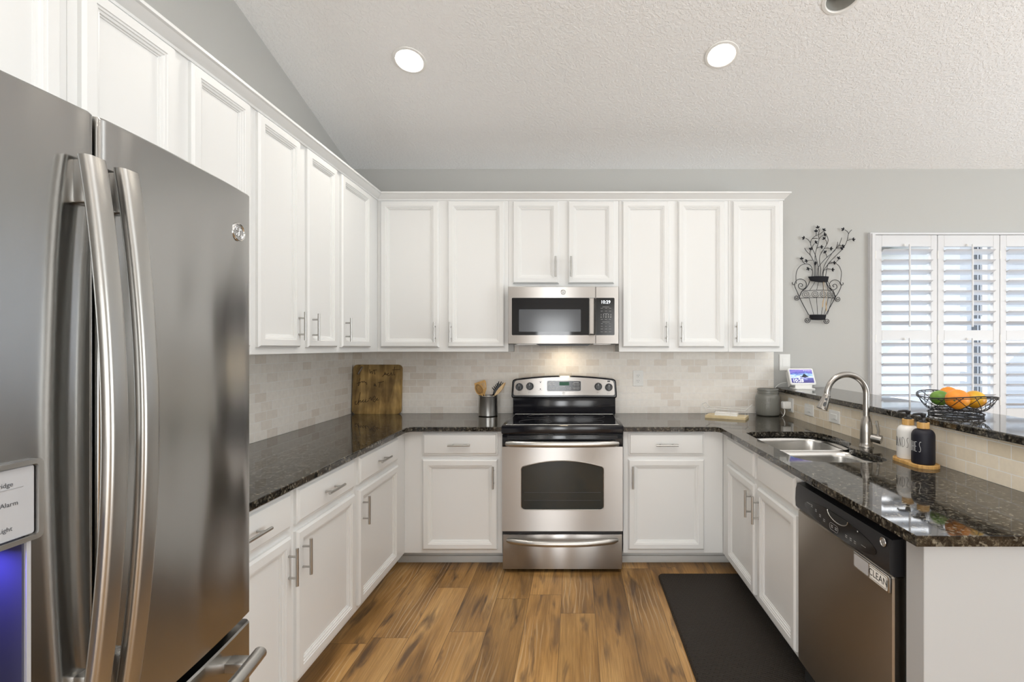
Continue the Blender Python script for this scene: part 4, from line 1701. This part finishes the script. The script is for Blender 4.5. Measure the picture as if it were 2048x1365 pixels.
def soap(cx, cy, m, ink, word, end_deg, lab):
    t = thing('soap_bottle', lab, 'bottle', (cx, cy, .9262), 'pump soap bottles beside the sink')
    z = .9262
    b = new()
    R = .0425
    prof = [(0, z), (.039, z), (.0418, z + .003), (R, z + .008), (R, 1.046 - .004)]
    for i in range(1, 9):
        a = PI / 2 * i / 8
        prof.append((.021 + (R - .021) * math.cos(a), 1.043 + .028 * math.sin(a)))
    prof += [(.0195, 1.075), (0, 1.075)]
    lathe(b, prof, (cx, cy, 0), 40)
    part('bottle_body', b, m, t)
    b = new(); lathe(b, [(0, 1.0735), (.0222, 1.0735), (.0228, 1.0745), (.0228, 1.098), (.0222, 1.099), (0, 1.099)], (cx, cy, 0), 32)
    part('collar', b, 'bamboo', t)
    b = new()
    lathe(b, [(0, 1.0988), (.0155, 1.0988), (.0155, 1.103), (.0075, 1.106), (.0065, 1.118), (.0095, 1.124), (.011, 1.132), (.011, 1.136), (0, 1.138)], (cx, cy, 0), 24)
    tube(b, [(cx, cy, 1.133), (cx - .018, cy + .004, 1.1335), (cx - .034, cy + .008, 1.132), (cx - .041, cy + .0095, 1.1265)], [.0062, .0055, .0045, .0035], 10)
    part('pump', b, 'black_plastic', t)
    b = new()
    to_cam = math.atan2(-cy, -cx)
    step = .0146 / R
    # letters run left to right as seen from outside: decreasing angle
    ang_end = to_cam - math.radians(end_deg)
    n = len(word)
    for i, ch in enumerate(word):
        for st in GL[ch]:
            st = catmull([(x, y, 0) for x, y in st], 5) if ch in 'SD' else [Vector((x, y, 0)) for x, y in st]
            dense = []
            for p, q in zip(st, st[1:]):
                for k in range(4):
                    dense.append(p.lerp(q, k / 4))
            dense.append(st[-1])
            pts = []
            for p in dense:
                a = ang_end - (n - i - 1 + .55) * step + p.x * step * 1.15
                pts.append((cx + (R + .0002) * math.cos(a), cy + (R + .0002) * math.sin(a), .980 + .040 * p.y))
            tube(b, pts, .0007, 5)
    part('lettering', b, ink, t)


# angles grow anticlockwise; the text's right end sits left of the side that faces the room
def soap_sign():
    soap(1.466, 2.195, 'ceramic_white', 'bottle_ink', 'HANDS', -2, 'matt white pump bottle marked HANDS on the bamboo tray')
    soap(1.464, 2.096, 'matte_black', 'ink_white', 'DISHES', 11, 'matt black pump bottle marked DISHES on the bamboo tray')


soap_sign()
b = new()
out = []
for i in range(48):
    a = 2 * PI * i / 48
    out.append((1.465 + .0535 * math.cos(a), 2.145 + (.055 if math.sin(a) > 0 else -.055) + .0535 * math.sin(a)))
prism(b, out, TOP(.9142), 0, .0118, .002)
tube(b, [(u, v, .926) for u, v in inset(out, .003)], .0026, 8, True)
o = part('tray', b, 'bamboo')
tag(o, 'oval bamboo tray under the two soap bottles', 'tray')

# ------------------------------------------------------------------ fruit bowl on the bar
BX, BY, BZ = 1.690, 2.215, 1.111
t = thing('fruit_bowl', 'open black wire fruit bowl on the raised bar', 'bowl', (BX, BY, BZ))


def rimp(a):
    return Vector((BX + .130 * math.cos(a), BY + .168 * math.sin(a), 1.199 + .010 * math.cos(2 * a) * -1 + .002))


def bot(a, r=.086, z=1.142):
    return Vector((BX + r * .92 * math.cos(a), BY + r * math.sin(a), z))


def curve_bowl(a0, a1, sag=.022):
    p, q = bot(a0), rimp(a1)
    pts = []
    for i in range(13):
        s = i / 12
        a = a0 + (a1 - a0) * s
        pa, qa = bot(a), rimp(a)
        w = s ** 1.15
        pt = pa.lerp(qa, w)
        pt.z -= sag * math.sin(PI * s)
        pts.append(pt)
    return pts


b = new(); tube(b, [rimp(2 * PI * i / 64) for i in range(64)], .0026, 8, True); tube(b, [rimp(2 * PI * i / 64) + Vector((0, 0, -.007)) for i in range(64)], .0016, 6, True)
part('rim', b, 'wire_black', t)
b = new()
tube(b, [bot(2 * PI * i / 48) for i in range(48)], .0022, 8, True)
for k in range(14):
    a = 2 * PI * k / 14
    tube(b, curve_bowl(a, a + 1.0), .0014, 6)
    tube(b, curve_bowl(a, a - 1.0), .0014, 6)
for k in range(5):
    y = BY - .06 + .03 * k
    hw = math.sqrt(max(0, .079 ** 2 - (y - BY) ** 2))
    tube(b, [(BX - hw, y, 1.142), (BX + hw, y, 1.142)], .0014, 6)
part('basket_wire', b, 'wire_black', t)
b = new()
tube(b, [bot(2 * PI * i / 48, .104, BZ + .0028) for i in range(48)], .0026, 8, True)
tube(b, [bot(2 * PI * i / 48, .108, BZ + .013) for i in range(48)], .0022, 8, True)
for k in range(14):
    a = 2 * PI * k / 14
    for s in (-1, 1):
        tube(b, [bot(a, .086, 1.142), bot(a + s * .25, .097, 1.130), bot(a + s * .45, .107, BZ + .013), bot(a + s * .5, .104, BZ + .003)], .0012, 6)
part('foot', b, 'wire_black', t)


def fruit(name, lab, cat, c, r, sc, m, stem=None, yaw=0):
    b = new()
    ball(b, c, r, sc, 28, Matrix.Rotation(yaw, 3, 'Z'))
    o = thing(name, lab, cat, (c[0], c[1], c[2] - r * sc[2]))
    part('skin', b, m, o)
    if stem is not None:
        d = Vector(stem).normalized()
        b = new(); q = Vector(c) + d * r * .985
        cyl(b, q, q + d * .003, .0042, .003, 8)
        part('stem', b, 'fruit_stem', o)
    return o


fruit('orange', 'big orange at the front of the wire fruit bowl', 'orange', (1.640, 2.138, 1.191), .0445, (1, 1, .97), 'orange_skin', (-.75, -.62, -.05))
fruit('orange', 'orange at the back of the wire fruit bowl, mostly hidden', 'orange', (1.730, 2.308, 1.193), .040, (1, 1, .97), 'orange_skin')
fruit('lime', 'green fruit at the far side of the wire fruit bowl', 'fruit', (1.660, 2.268, 1.184), .0365, (1, 1.15, .93), 'lime_skin')
fruit('mango', 'yellow fruit nearest the right side of the wire fruit bowl', 'fruit', (1.725, 2.152, 1.189), .041, (.95, 1.12, .92), 'mango_skin')

# ------------------------------------------------------------------ small smart screen
t = thing('smart_display', 'small white smart screen showing 10:28 on the bar by the wall', 'screen', (1.655, 3.62, 1.111))
b = new()
prism(b, rrect(1.585, 1.728, 3.575, 3.695, .012, 4), TOP(1.1112), 0, .007, .003)
prism(b, [(1.595, 3.61), (1.718, 3.61), (1.718, 3.685), (1.595, 3.685)], TOP(1.117), 0, .024)
part('stand', b, 'plastic_white', t)
SA = math.radians(27)
SC = Vector((1.6555, 3.612, 1.142))
sf = lambda u, v, d: SC + Vector((u, v * math.sin(SA) - d * math.cos(SA), v * math.cos(SA) + d * math.sin(SA)))
b = new()
prism(b, rrect(-.0935, .0935, 0, .132, .012, 5), sf, -.012, .004, .004)
prism(b, [(-.088, .004), (.088, .004), (.084, .125), (-.084, .125)], sf, -.055, -.010)
part('casing', b, 'plastic_white', t)
WL_s = WL[t.name].copy()
b = new(); prism(b, rrect(-.081, .081, .014, .119, .003, 3), sf, .0035, .0046)
scr = part('screen', b, 'screen_picture', t)
scr.data.update()
b = new()
prism(b, [(-.012, .058), (.004, .068), (.014, .083), (.022, .086), (.034, .074), (.05, .060)], sf, .0045, .0050)
part('mountain_picture', b, 'glass_dark', t)
b = new()
lettering(b, '10:28', .036, sf, -.034, .031, .0052)
for i in range(5):
    u = .022 + .0115 * i
    prism(b, rrect(u - .0016, u + .0016, .1085, .1117, .001, 2), sf, .0046, .0051)
part('clock_digits', b, 'screen_text', t)

# ------------------------------------------------------------------ jar, napkin tray, crock, board
JX, JY = 1.42, 3.672
t = thing('ceramic_jar', 'grey glazed jar with raised lettering in the corner by the bar', 'jar', (JX, JY, .914))
b = new()
z = .9142
lathe(b, [(0, z), (.068, z), (.079, z + .006), (.0855, z + .022), (.0875, z + .05), (.0875, z + .118), (.085, z + .138), (.077, z + .152), (.0715, z + .157), (.0715, z + .166), (.0755, z + .168), (.0755, z + .176), (.0725, z + .178),
          (.0725, z + .184), (.0755, z + .186), (.0755, z + .192), (.073, z + .196), (.0685, z + .196), (.067, z + .19), (.067, z + .16), (.078, z + .13), (.078, z + .03), (.06, z + .012), (0, z + .012)], (JX, JY, 0), 48)
part('jar_body', b, 'jar_glaze', t)
b = new()
tc_ = math.atan2(-JY, -JX)


def jp(u, v, r=.0878):
    a = tc_ + u / r * -1 * -1
    return (JX + r * math.cos(a), JY + r * math.sin(a), z + v)


for st in ([(-.045, .115), (-.03, .128), (-.022, .118), (-.036, .108), (-.02, .104), (-.012, .118), (-.004, .106), (.002, .106), (.006, .13), (.008, .106), (.014, .106), (.018, .131), (.02, .107)],
           [(-.046, .092), (-.03, .087), (-.01, .09), (.008, .095), (.022, .1)], [(-.034, .05), (-.03, .066), (-.024, .05), (-.018, .066), (-.012, .05)],
           [(-.008, .05), (0, .066), (.007, .05)], [(-.006, .056), (.005, .056)], [(.02, .064), (.011, .064), (.012, .058), (.019, .056), (.018, .05), (.01, .05)]):
    tube(b, [jp(p.x, p.y) for p in catmull([(x, y, 0) for x, y in st], 4)], .0014, 6)
part('raised_lettering', b, 'jar_glaze', t)

# napkin tray turned a little toward the sink
t = thing('napkin_tray', 'small wooden tray with a white wire rail holding folded paper', 'tray', (1.10, 3.54, .914))
A0 = Vector((.923, 3.545, 0)); UX = Vector((.884, -.467, 0)); UY = Vector((.467, .884, 0))
TL, TW = .278, .140
tf = lambda u, v, d: A0 + UX * u + UY * v + Vector((0, 0, d))
b = new(); prism(b, rrect(0, TL, 0, TW, .004, 3), tf, .9142, .932, .002)
part('tray_base', b, 'pine', t)
b = new()
for v in (.006, TW - .006):
    tube(b, [tf(-.024, v, 1.008), tf(.004, v, .978), tf(TL - .004, v, .978), tf(TL + .024, v, 1.008)], .0024, 6)
for u, zz in ((-.024, 1.008), (TL + .024, 1.008), (.004, .978), (TL - .004, .978)):
    tube(b, [tf(u, .006, zz), tf(u, TW - .006, zz)], .0024, 6)
for u in (.004, .085, .175, TL - .004):
    for v in (.006, TW - .006):
        tube(b, [tf(u, v, .930), tf(u, v, .978)], .0012, 6)
part('wire_rail', b, 'wire_white', t)
b = new()
sec = [(.03, .9325), (.05, .938), (.045, .947), (.07, .955), (.095, .951), (.09, .94), (.11, .9325)]
prism(b, sec, lambda u, v, d: tf(d, u, v), .06, .215)
o = part('folded_paper', b, 'paper')
tag(o, 'folded white paper lying inside the small wire railed tray', 'paper')

# utensil crock and what stands in it
UX0, UY0 = -.634, 3.640
t = thing('utensil_crock', 'round stainless steel utensil crock left of the range', 'crock', (UX0, UY0, .914))
b = new()
z = .9142
lathe(b, [(0, z + .003), (.066, z + .003), (.0695, z + .006), (.0695, z + .146), (.0705, z + .148), (.0695, z + .150), (.0675, z + .149), (.0675, z + .012), (0, z + .012)], (UX0, UY0, 0), 48)
part('crock_body', b, 'steel_satin', t)
b = new(); lathe(b, [(0, z), (.065, z), (.068, z + .003), (0, z + .003)], (UX0, UY0, 0), 36)
part('foot_ring', b, 'black_plastic', t)


def stick(base, tip, head, m, name, lab, holes=(), r=.0055, thick=.006, face=(0, -1, 0), cup=0.0):
    """handle from base up to the head; head outline (across, along) drawn past the tip"""
    base, tip = Vector(base), Vector(tip)
    al = (tip - base).normalized()
    fc = Vector(face)
    fc = (fc - al * fc.dot(al)).normalized()
    ac = fc.cross(al) * -1
    if ac.x < 0:
        ac = -ac
    fn = lambda u, v, d: tip + ac * u + al * v + fc * (d - cup * (1 - min(1, (u / .028) ** 2)) * (1 if 0 < v < .1 else 0))
    t = thing(name, lab, 'utensil', base, 'cooking utensils in the steel crock')
    b = new(); tube(b, [base, base.lerp(tip, .5), tip + al * .012], [r, r, r * .9], 10)
    part('handle', b, m, t)
    b = new(); ring_prism(b, head, list(holes), fn, -thick / 2, thick / 2)
    part('head', b, m, t)
    return t, fn


zb = z + .0175
oval = [(.030 * math.cos(a) * (1 - .12 * math.sin(a)), .045 + .048 * math.sin(a)) for a in [2 * PI * i / 30 for i in range(30)]]
slot = lambda u, v0, v1, w: rrect(u - w, u + w, v0, v1, w * .95, 3)
turner = [(-.006, -.002), (.006, -.002), (.030, .035), (.040, .085), (.036, .100), (-.044, .098), (-.047, .085), (-.034, .035)]
stick((UX0 + .006, UY0 + .036, zb), (UX0 - .036, UY0 + .034, z + .154), turner, 'bamboo', 'slotted_turner', 'broad golden bamboo turner with slots, at the back of the crock',
      [slot(.0, .035, .085, .0024), slot(.012, .037, .085, .0024), slot(.024, .042, .084, .0024)], .0055, .005)
o_, f_ = stick((UX0 + .012, UY0 + .016, zb), (UX0 - .044, UY0 - .016, z + .156), oval, 'bamboo', 'slotted_spoon', 'dark-bowled bamboo slotted spoon in front of the bamboo turner',
               [slot(-.008, .025, .07, .0022), slot(.001, .022, .072, .0022), slot(.010, .025, .07, .0022)], .0058, .006)
b = new()
inner = [(u * .82, .045 + (v - .045) * .84) for u, v in oval]
ring_prism(b, inner, [slot(-.008, .025, .07, .0024), slot(.001, .022, .072, .0024), slot(.010, .025, .07, .0024)], f_, .0026, .0040)
part('bowl_hollow', b, 'bamboo_dark', o_)
# black pasta fork: paddle with a row of curved tines along its upper left edge
base, tip = Vector((UX0 - .030, UY0 + .020, zb)), Vector((UX0 + .040, UY0 + .022, z + .166))
t = thing('pasta_fork', 'black plastic pasta fork with curved tines', 'utensil', base, 'cooking utensils in the steel crock')
b = new(); tube(b, [base, tip], [.0055, .0065], 10)
part('handle', b, 'black_plastic', t)
al2 = Vector((.60, 0, .80)).normalized()
ac = Vector((al2.z, 0, -al2.x))
fn = lambda u, v, d: tip + ac * u + al2 * v + Vector((0, -d, 0))
b = new()
ring_prism(b, [(-.006, -.008), (.006, -.008), (.014, .012), (.019, .034), (.019, .060), (.011, .078), (-.004, .082), (-.012, .066), (-.015, .040), (-.013, .014)],
           [[(.009 + .0032 * math.cos(2 * PI * i / 16), q_ + .0055 * math.sin(2 * PI * i / 16)) for i in range(16)] for q_ in (.026, .043)], fn, -.003, .003)
for i in range(7):
    s_ = i / 6
    if s_ < .72:
        u0, v0 = -.013, .016 + .068 * s_ / .72 * .85
    else:
        u0, v0 = -.008 + .02 * (s_ - .72) / .28, .078
    dx, dv = -.020 + .017 * s_, .008 + .016 * s_
    q, dr_ = fn(u0, v0, 0), fn(u0 + dx, v0 + dv, .010)
    tube(b, [q, q.lerp(dr_, .5) + Vector((0, -.004, .001)), dr_], [.0042, .0036, .0028], 8)
part('head', b, 'black_plastic', t)
edge = [(-.004, -.002), (.004, -.002), (.012, .020), (.015, .055), (.010, .090), (.003, .106), (-.003, .104), (-.009, .055), (-.009, .020)]
stick((UX0 - .045, UY0 - .036, zb), (UX0 + .056, UY0 - .018, z + .155), edge, 'spoon_wood', 'wooden_spoon', 'pale wooden spoon leaning right in front of the pasta fork', (), .0055, .012)
stick((UX0 - .042, UY0 - .022, zb), (UX0 + .059, UY0 + .002, z + .158), [(u * .9 + .003, v * 1.0) for u, v in edge], 'bamboo', 'wooden_spoon', 'golden wooden spoon leaning right behind the pale wooden spoon', (), .005, .010)

# cutting board leaning on the tile
BL = math.atan2(.026, .366)
B0 = Vector((-1.6755 + .002, YT - .046, .9145))
bf = lambda u, v, d: B0 + Vector((u, v * math.sin(BL) - d * math.cos(BL), v * math.cos(BL) + d * math.sin(BL)))
b = new()
K = .3705 / 1115.0


def bt(cx, cy):
    return (.002 + (cx - 105) * .352 / 1110 * 1.03, (1215 - cy) * .366 / 1120)


n0 = rrect(.003, .372, 0, .370, .032, 6)
pc, qc = bt(222, 285), bt(305, 150)
dv = Vector((qc[0] - pc[0], qc[1] - pc[1])).normalized()
nv = Vector((-dv.y, dv.x))
hole = []
for i in range(9):
    a = -PI / 2 + PI * i / 8
    hole.append((qc[0] + .0085 * (dv.x * math.cos(a) + nv.x * math.sin(a)), qc[1] + .0085 * (dv.y * math.cos(a) + nv.y * math.sin(a))))
for i in range(9):
    a = PI / 2 + PI * i / 8
    hole.append((pc[0] + .0085 * (dv.x * math.cos(a) + nv.x * math.sin(a)), pc[1] + .0085 * (dv.y * math.cos(a) + nv.y * math.sin(a))))
ring_prism(b, n0, [hole], bf, -.018, 0)
t = thing('cutting_board', 'square wooden cutting board with burnt script lettering, leaning in the tiled corner', 'cutting board', B0)
part('board', b, 'board_wood', t)
b = new()
for st in ([(490, 190), (510, 290)], [(512, 265), (545, 240), (550, 290), (560, 280)], [(590, 200), (610, 300), (622, 290)], [(570, 215), (655, 205)],
           [(785, 360), (830, 310), (850, 250), (845, 320), (870, 285), (880, 325), (905, 300), (935, 275), (915, 300), (920, 340), (960, 320), (985, 275), (1000, 280), (1005, 325), (1030, 320)], [(1068, 130), (1050, 240), (1055, 320), (1075, 310)], [(1010, 205), (1190, 190)],
           [(275, 400), (255, 470), (240, 570), (265, 530), (270, 480)], [(210, 520), (255, 500), (310, 480)], [(300, 490), (330, 465), (345, 500), (370, 460), (395, 500), (420, 490), (435, 545)],
           [(600, 530), (625, 530), (612, 575), (600, 550)], [(630, 535), (640, 580), (655, 570)], [(740, 480), (720, 610)], [(690, 500), (825, 470)],
           [(215, 920), (185, 935), (190, 1000), (240, 970), (265, 870), (290, 720), (275, 800), (255, 1010)], [(265, 950), (300, 900), (310, 950), (340, 920), (375, 890), (350, 920), (365, 945), (410, 920), (430, 880), (415, 940), (450, 935), (490, 900)],
           [(490, 870), (540, 840), (545, 900), (575, 870), (620, 800), (640, 870), (590, 900), (620, 940), (660, 890), (690, 850), (675, 900), (720, 890)]):
    pts = [bf(*bt(p.x, p.y), .0002) for p in catmull([(x, y, 0) for x, y in st], 4)]
    tube(b, pts, .0019, 5)
part('burnt_lettering', b, 'burnt_wood', t)

# ------------------------------------------------------------------ floor mat
b = new()
prism(b, rrect(.512, 1.02, 1.55, 3.085, .03, 5), TOP(.0005), 0, .016, .008)
o = part('floor_mat', b, 'mat_rubber')
tag(o, 'black cushioned floor mat on the planks in front of the sink', 'mat')

# ------------------------------------------------------------------ iron vase on the wall
QS = 265.5


def wp(px, py, d=.012):
    return Vector(((px - 1150) / QS, YW - .002 - d, EYE - (py - 695) / QS))


A_ = lambda x, y: (1560 + x / 11.38, 440 + y / 11.38)
B_ = lambda x, y: (1640 + x / 11.38, 440 + y / 11.38)
Q_ = lambda x, y: (1575 + x / 11.375, 540 + y / 11.375)
t = thing('iron_wall_vase', 'black wrought iron vase of leafy stems hanging on the grey wall', 'wall decoration', wp(1640, 650, .0))
stems = [(A_, [(745, 1290), (755, 1180), (735, 1080), (690, 1020), (620, 998), (560, 1005), (480, 1040), (410, 1130), (380, 1230), (378, 1365), (385, 1450)]),
         (A_, [(745, 1150), (700, 1110), (650, 1105)]), (A_, [(785, 1290), (785, 1000), (750, 910), (690, 800), (610, 720), (562, 640)]), (A_, [(750, 920), (690, 915), (630, 928)]),
         (A_, [(575, 995), (530, 950), (508, 905)]), (A_, [(690, 800), (685, 740), (702, 680)]), (A_, [(825, 1290), (828, 1130), (825, 1005)]),
         (A_, [(892, 1288), (882, 1100), (840, 900), (800, 770), (750, 660), (760, 580), (800, 530)]), (A_, [(800, 1000), (803, 800), (840, 640), (880, 510), (890, 430), (880, 330), (895, 250), (880, 200)]),
         (A_, [(752, 665), (725, 600), (710, 510), (740, 430), (830, 355), (930, 310), (1005, 250)]), (A_, [(702, 520), (650, 450), (585, 412)]), (A_, [(740, 427), (800, 422), (860, 425)]), (A_, [(830, 355), (840, 315), (836, 275)]),
         (A_, [(890, 440), (940, 380), (1005, 345)]), (A_, [(845, 642), (890, 622), (935, 620)]),
         (A_, [(935, 1288), (940, 1120), (915, 950), (920, 830), (960, 740), (1020, 650), (1075, 560), (1110, 470), (1100, 400), (1070, 340), (1010, 260)]), (A_, [(1075, 560), (1065, 490), (1035, 440)]), (A_, [(1015, 655), (1080, 640), (1140, 650)]),
         (A_, [(1080, 848), (1075, 800), (1050, 755)]), (A_, [(850, 1288), (870, 1120), (900, 1050), (1000, 930), (1080, 848), (1210, 740), (1270, 670), (1310, 580), (1322, 500)]),
         (B_, [(48, 1288), (70, 1180), (100, 1050), (180, 900), (300, 730), (430, 580), (470, 490), (497, 405)]), (B_, [(88, 1288), (100, 1150), (180, 1030), (250, 940), (400, 790), (510, 680), (580, 580), (630, 470), (665, 320), (700, 260), (740, 220)]),
         (B_, [(665, 320), (630, 260), (575, 225)]), (B_, [(630, 475), (680, 445), (740, 437)]), (B_, [(435, 580), (475, 572), (515, 580)]), (B_, [(390, 645), (440, 635), (480, 640)]),
         (B_, [(130, 1288), (170, 1060), (215, 975), (265, 965), (310, 968)]), (B_, [(200, 1000), (260, 985), (310, 975)]), (B_, [(365, 985), (400, 1010), (450, 1060), (495, 1180), (490, 1290), (478, 1400), (465, 1450)]), (B_, [(375, 950), (405, 925), (430, 890)]), (B_, [(110, 1145), (190, 1112), (280, 1122)])]
b = new()
for i, (f, st) in enumerate(stems):
    pts = [wp(*f(p.x, p.y), .016 + .004 * (i % 3)) for p in catmull([(x, y, 0) for x, y in st], 6)]
    tube(b, pts, .0019, 6)
part('stem', b, 'iron_black', t)
b = new()
LV = [(A_, 640, 1115, 210), (A_, 600, 935, 200), (A_, 503, 868, 95), (A_, 712, 648, 70), (A_, 812, 985, 160), (A_, 838, 500, 35), (A_, 868, 155, 100), (A_, 1020, 215, 60), (A_, 538, 405, 160), (A_, 832, 240, 92), (A_, 1042, 330, 20),
      (A_, 968, 612, 5), (A_, 1008, 412, 125), (B_, 275, 650, -5), (A_, 1030, 722, 130), (B_, 528, 205, 150), (B_, 785, 440, 5), (B_, 548, 592, 25), (B_, 512, 640, 30), (B_, 350, 972, 5), (B_, 442, 858, 60), (B_, 312, 1130, 0)]
for f, x, y, ang in LV:
    b = new()
    px, py = f(x, y)
    for da, ln in ((0, 6.2), (48, 5.2), (-48, 5.2)):
        a = math.radians(ang + da)
        ca, sa = math.cos(a), math.sin(a)
        ox, oy = px - 2.9 * math.cos(math.radians(ang)), py + 2.9 * math.sin(math.radians(ang))
        L = [(0, 0), (.35 * ln, 1.05), (.7 * ln, 1.1), (ln, 0), (.7 * ln, -1.1), (.35 * ln, -1.05)]
        prism(b, [(ox + u * ca - v * sa, oy - (u * sa + v * ca)) for u, v in L], lambda u, v, d: wp(u, v, d), .017, .0205)
    part('leaf', b, 'iron_black', t)


def bulge(px, half=36.0, c=1637.5, k=.05):
    return .012 + k * max(0.0, 1 - ((px - c) / half) ** 2)


def vase_line(bb, st, r=.0021, k=.05, smooth=True, half=36.0):
    pts = [Q_(p.x, p.y) for p in (catmull([(x, y, 0) for x, y in st], 7) if smooth else [Vector((x, y, 0)) for x, y in st])]
    dense = []
    for p, q in zip(pts, pts[1:]):
        n = max(1, int(math.hypot(q[0] - p[0], q[1] - p[1]) / 1.5))
        dense += [(p[0] + (q[0] - p[0]) * i / n, p[1] + (q[1] - p[1]) * i / n) for i in range(n)]
    dense.append(pts[-1])
    tube(bb, [wp(x, y, bulge(x, half, k=k)) for x, y in dense], r, 6)


b = new()
for st in ([(590, 280), (540, 370), (480, 475)], [(660, 280), (640, 380), (620, 478)], [(750, 285), (765, 380), (770, 475)], [(830, 290), (865, 380), (892, 478)], [(880, 280), (950, 380), (992, 480)],
           [(470, 648), (560, 1022)], [(620, 648), (640, 1022)], [(782, 648), (725, 1022)], [(892, 648), (795, 1022)], [(1002, 650), (870, 1022)]):
    vase_line(b, st, .0016, .045)
for st in ([(345, 480), (700, 474), (1055, 480)], [(305, 645), (700, 642), (1095, 648)]):
    vase_line(b, st, .002, .05)
for st in ([(520, 255), (500, 320), (440, 410), (350, 480), (308, 570), (300, 640), (500, 1022)], [(905, 275), (960, 400), (1050, 480), (1090, 560), (1097, 640), (892, 1022)]):
    vase_line(b, st, .0024, .0, True)
part('vase_wire', b, 'iron_black', t)
b = new()


def spiral(cx, cy, r, turns, a0, sx=1.0, sgn=1):
    n = int(turns * 22)
    return [(cx + sx * r * (1 - .82 * i / n) * math.cos(a0 + sgn * 2 * PI * turns * i / n), cy + r * (1 - .82 * i / n) * math.sin(a0 + sgn * 2 * PI * turns * i / n)) for i in range(n + 1)]


for cx, sx in ((410, 1), (585, 1), (757, 1), (918, .9), (1037, .68)):
    vase_line(b, spiral(cx, 561, 82, 2.1, .3, sx), .0016, .05, False)
for st in (spiral(225, 632, 66, 1.7, -.5, 1, 1), spiral(1168, 660, 66, 1.7, PI + .5, 1, -1), spiral(468, 1145, 68, 1.7, -.2, 1, 1), spiral(914, 1165, 68, 1.7, PI + .2, 1, -1)):
    vase_line(b, st, .0022, 0, False)
for st in ([(297, 640), (240, 500), (185, 370), (190, 290), (240, 225), (330, 205), (420, 250), (450, 330), (420, 410), (345, 440), (278, 400), (268, 340), (312, 303), (360, 330), (352, 368), (312, 370)],
           [(1098, 640), (1170, 530), (1232, 400), (1238, 330), (1190, 258), (1100, 222), (1010, 262), (972, 340), (1000, 420), (1080, 450), (1145, 400), (1130, 335), (1085, 322), (1048, 355), (1082, 385)],
           [(190, 300), (170, 335), (132, 318), (128, 278)], [(1220, 310), (1258, 345), (1290, 318), (1283, 285)], [(880, 1060), (868, 1110), (856, 1150)], [(520, 1060), (532, 1100), (540, 1135)]):
    vase_line(b, st, .0022, 0)
part('scroll', b, 'iron_black', t)
for pol, half in (([(480, 152), (955, 152), (940, 205), (915, 268), (760, 282), (640, 268), (520, 250), (498, 205)], 23.0), ([(503, 1022), (895, 1022), (875, 1090), (856, 1146), (700, 1146), (540, 1136), (520, 1090)], 19.0)):
    b = new()
    n = 14
    ptsf, ptsb = [], []
    ys = [min(p[1] for p in pol), max(p[1] for p in pol)]
    rows = []
    for jv in range(3):
        row = []
        for i in range(n + 1):
            s = i / n
            if half > 20:
                L, R = (480 + 40 * jv / 2, 955 - 42 * jv / 2)
                yb = 152 + (jv / 2) * ((250 + 34 * math.sin(PI * s * .9) + 18 * s) - 152)
            else:
                L, R = (503 + 38 * jv / 2, 895 - 40 * jv / 2)
                yb = 1022 + (jv / 2) * (116 + 10 * math.sin(PI * s))
            x = L + (R - L) * s
            q = Q_(x, yb)
            row.append(q)
        rows.append(row)
    cxm = sum(q[0] for q in rows[0]) / (n + 1)
    fr = [[b.verts.new(wp(q[0], q[1], .012 + .035 * max(0, 1 - ((q[0] - cxm) / half) ** 2))) for q in row] for row in rows]
    bkk = [[b.verts.new(wp(q[0], q[1], .010 + .033 * max(0, 1 - ((q[0] - cxm) / half) ** 2))) for q in row] for row in rows]
    for g_ in (fr, bkk):
        for r0, r1 in zip(g_, g_[1:]):
            bridge(b, r0, r1, False)
    for r0, r1 in ((fr[0], bkk[0]), (fr[-1], bkk[-1])):
        bridge(b, r0, r1, False)
    for e_ in (0, n):
        bridge(b, [r[e_] for r in fr], [r[e_] for r in bkk], False)
    part('band', b, 'iron_black', t)
for st in ([(750, 290), (765, 560), (768, 640), (745, 740), (735, 860)], [(765, 290), (815, 480), (822, 650), (812, 800), (822, 950)]):
    b = new()
    pts = [wp(*Q_(p.x, p.y), .068) for p in catmull([(x, y, 0) for x, y in st], 5)]
    n = len(pts)
    tube(b, pts, [.0009 if i < n * .55 else .0009 + .0028 * min(1, (i / n - .55) / .12) * (1 - .55 * (i / n - .6)) for i in range(n)], 7)
    part('tassel', b, 'tassel', t)
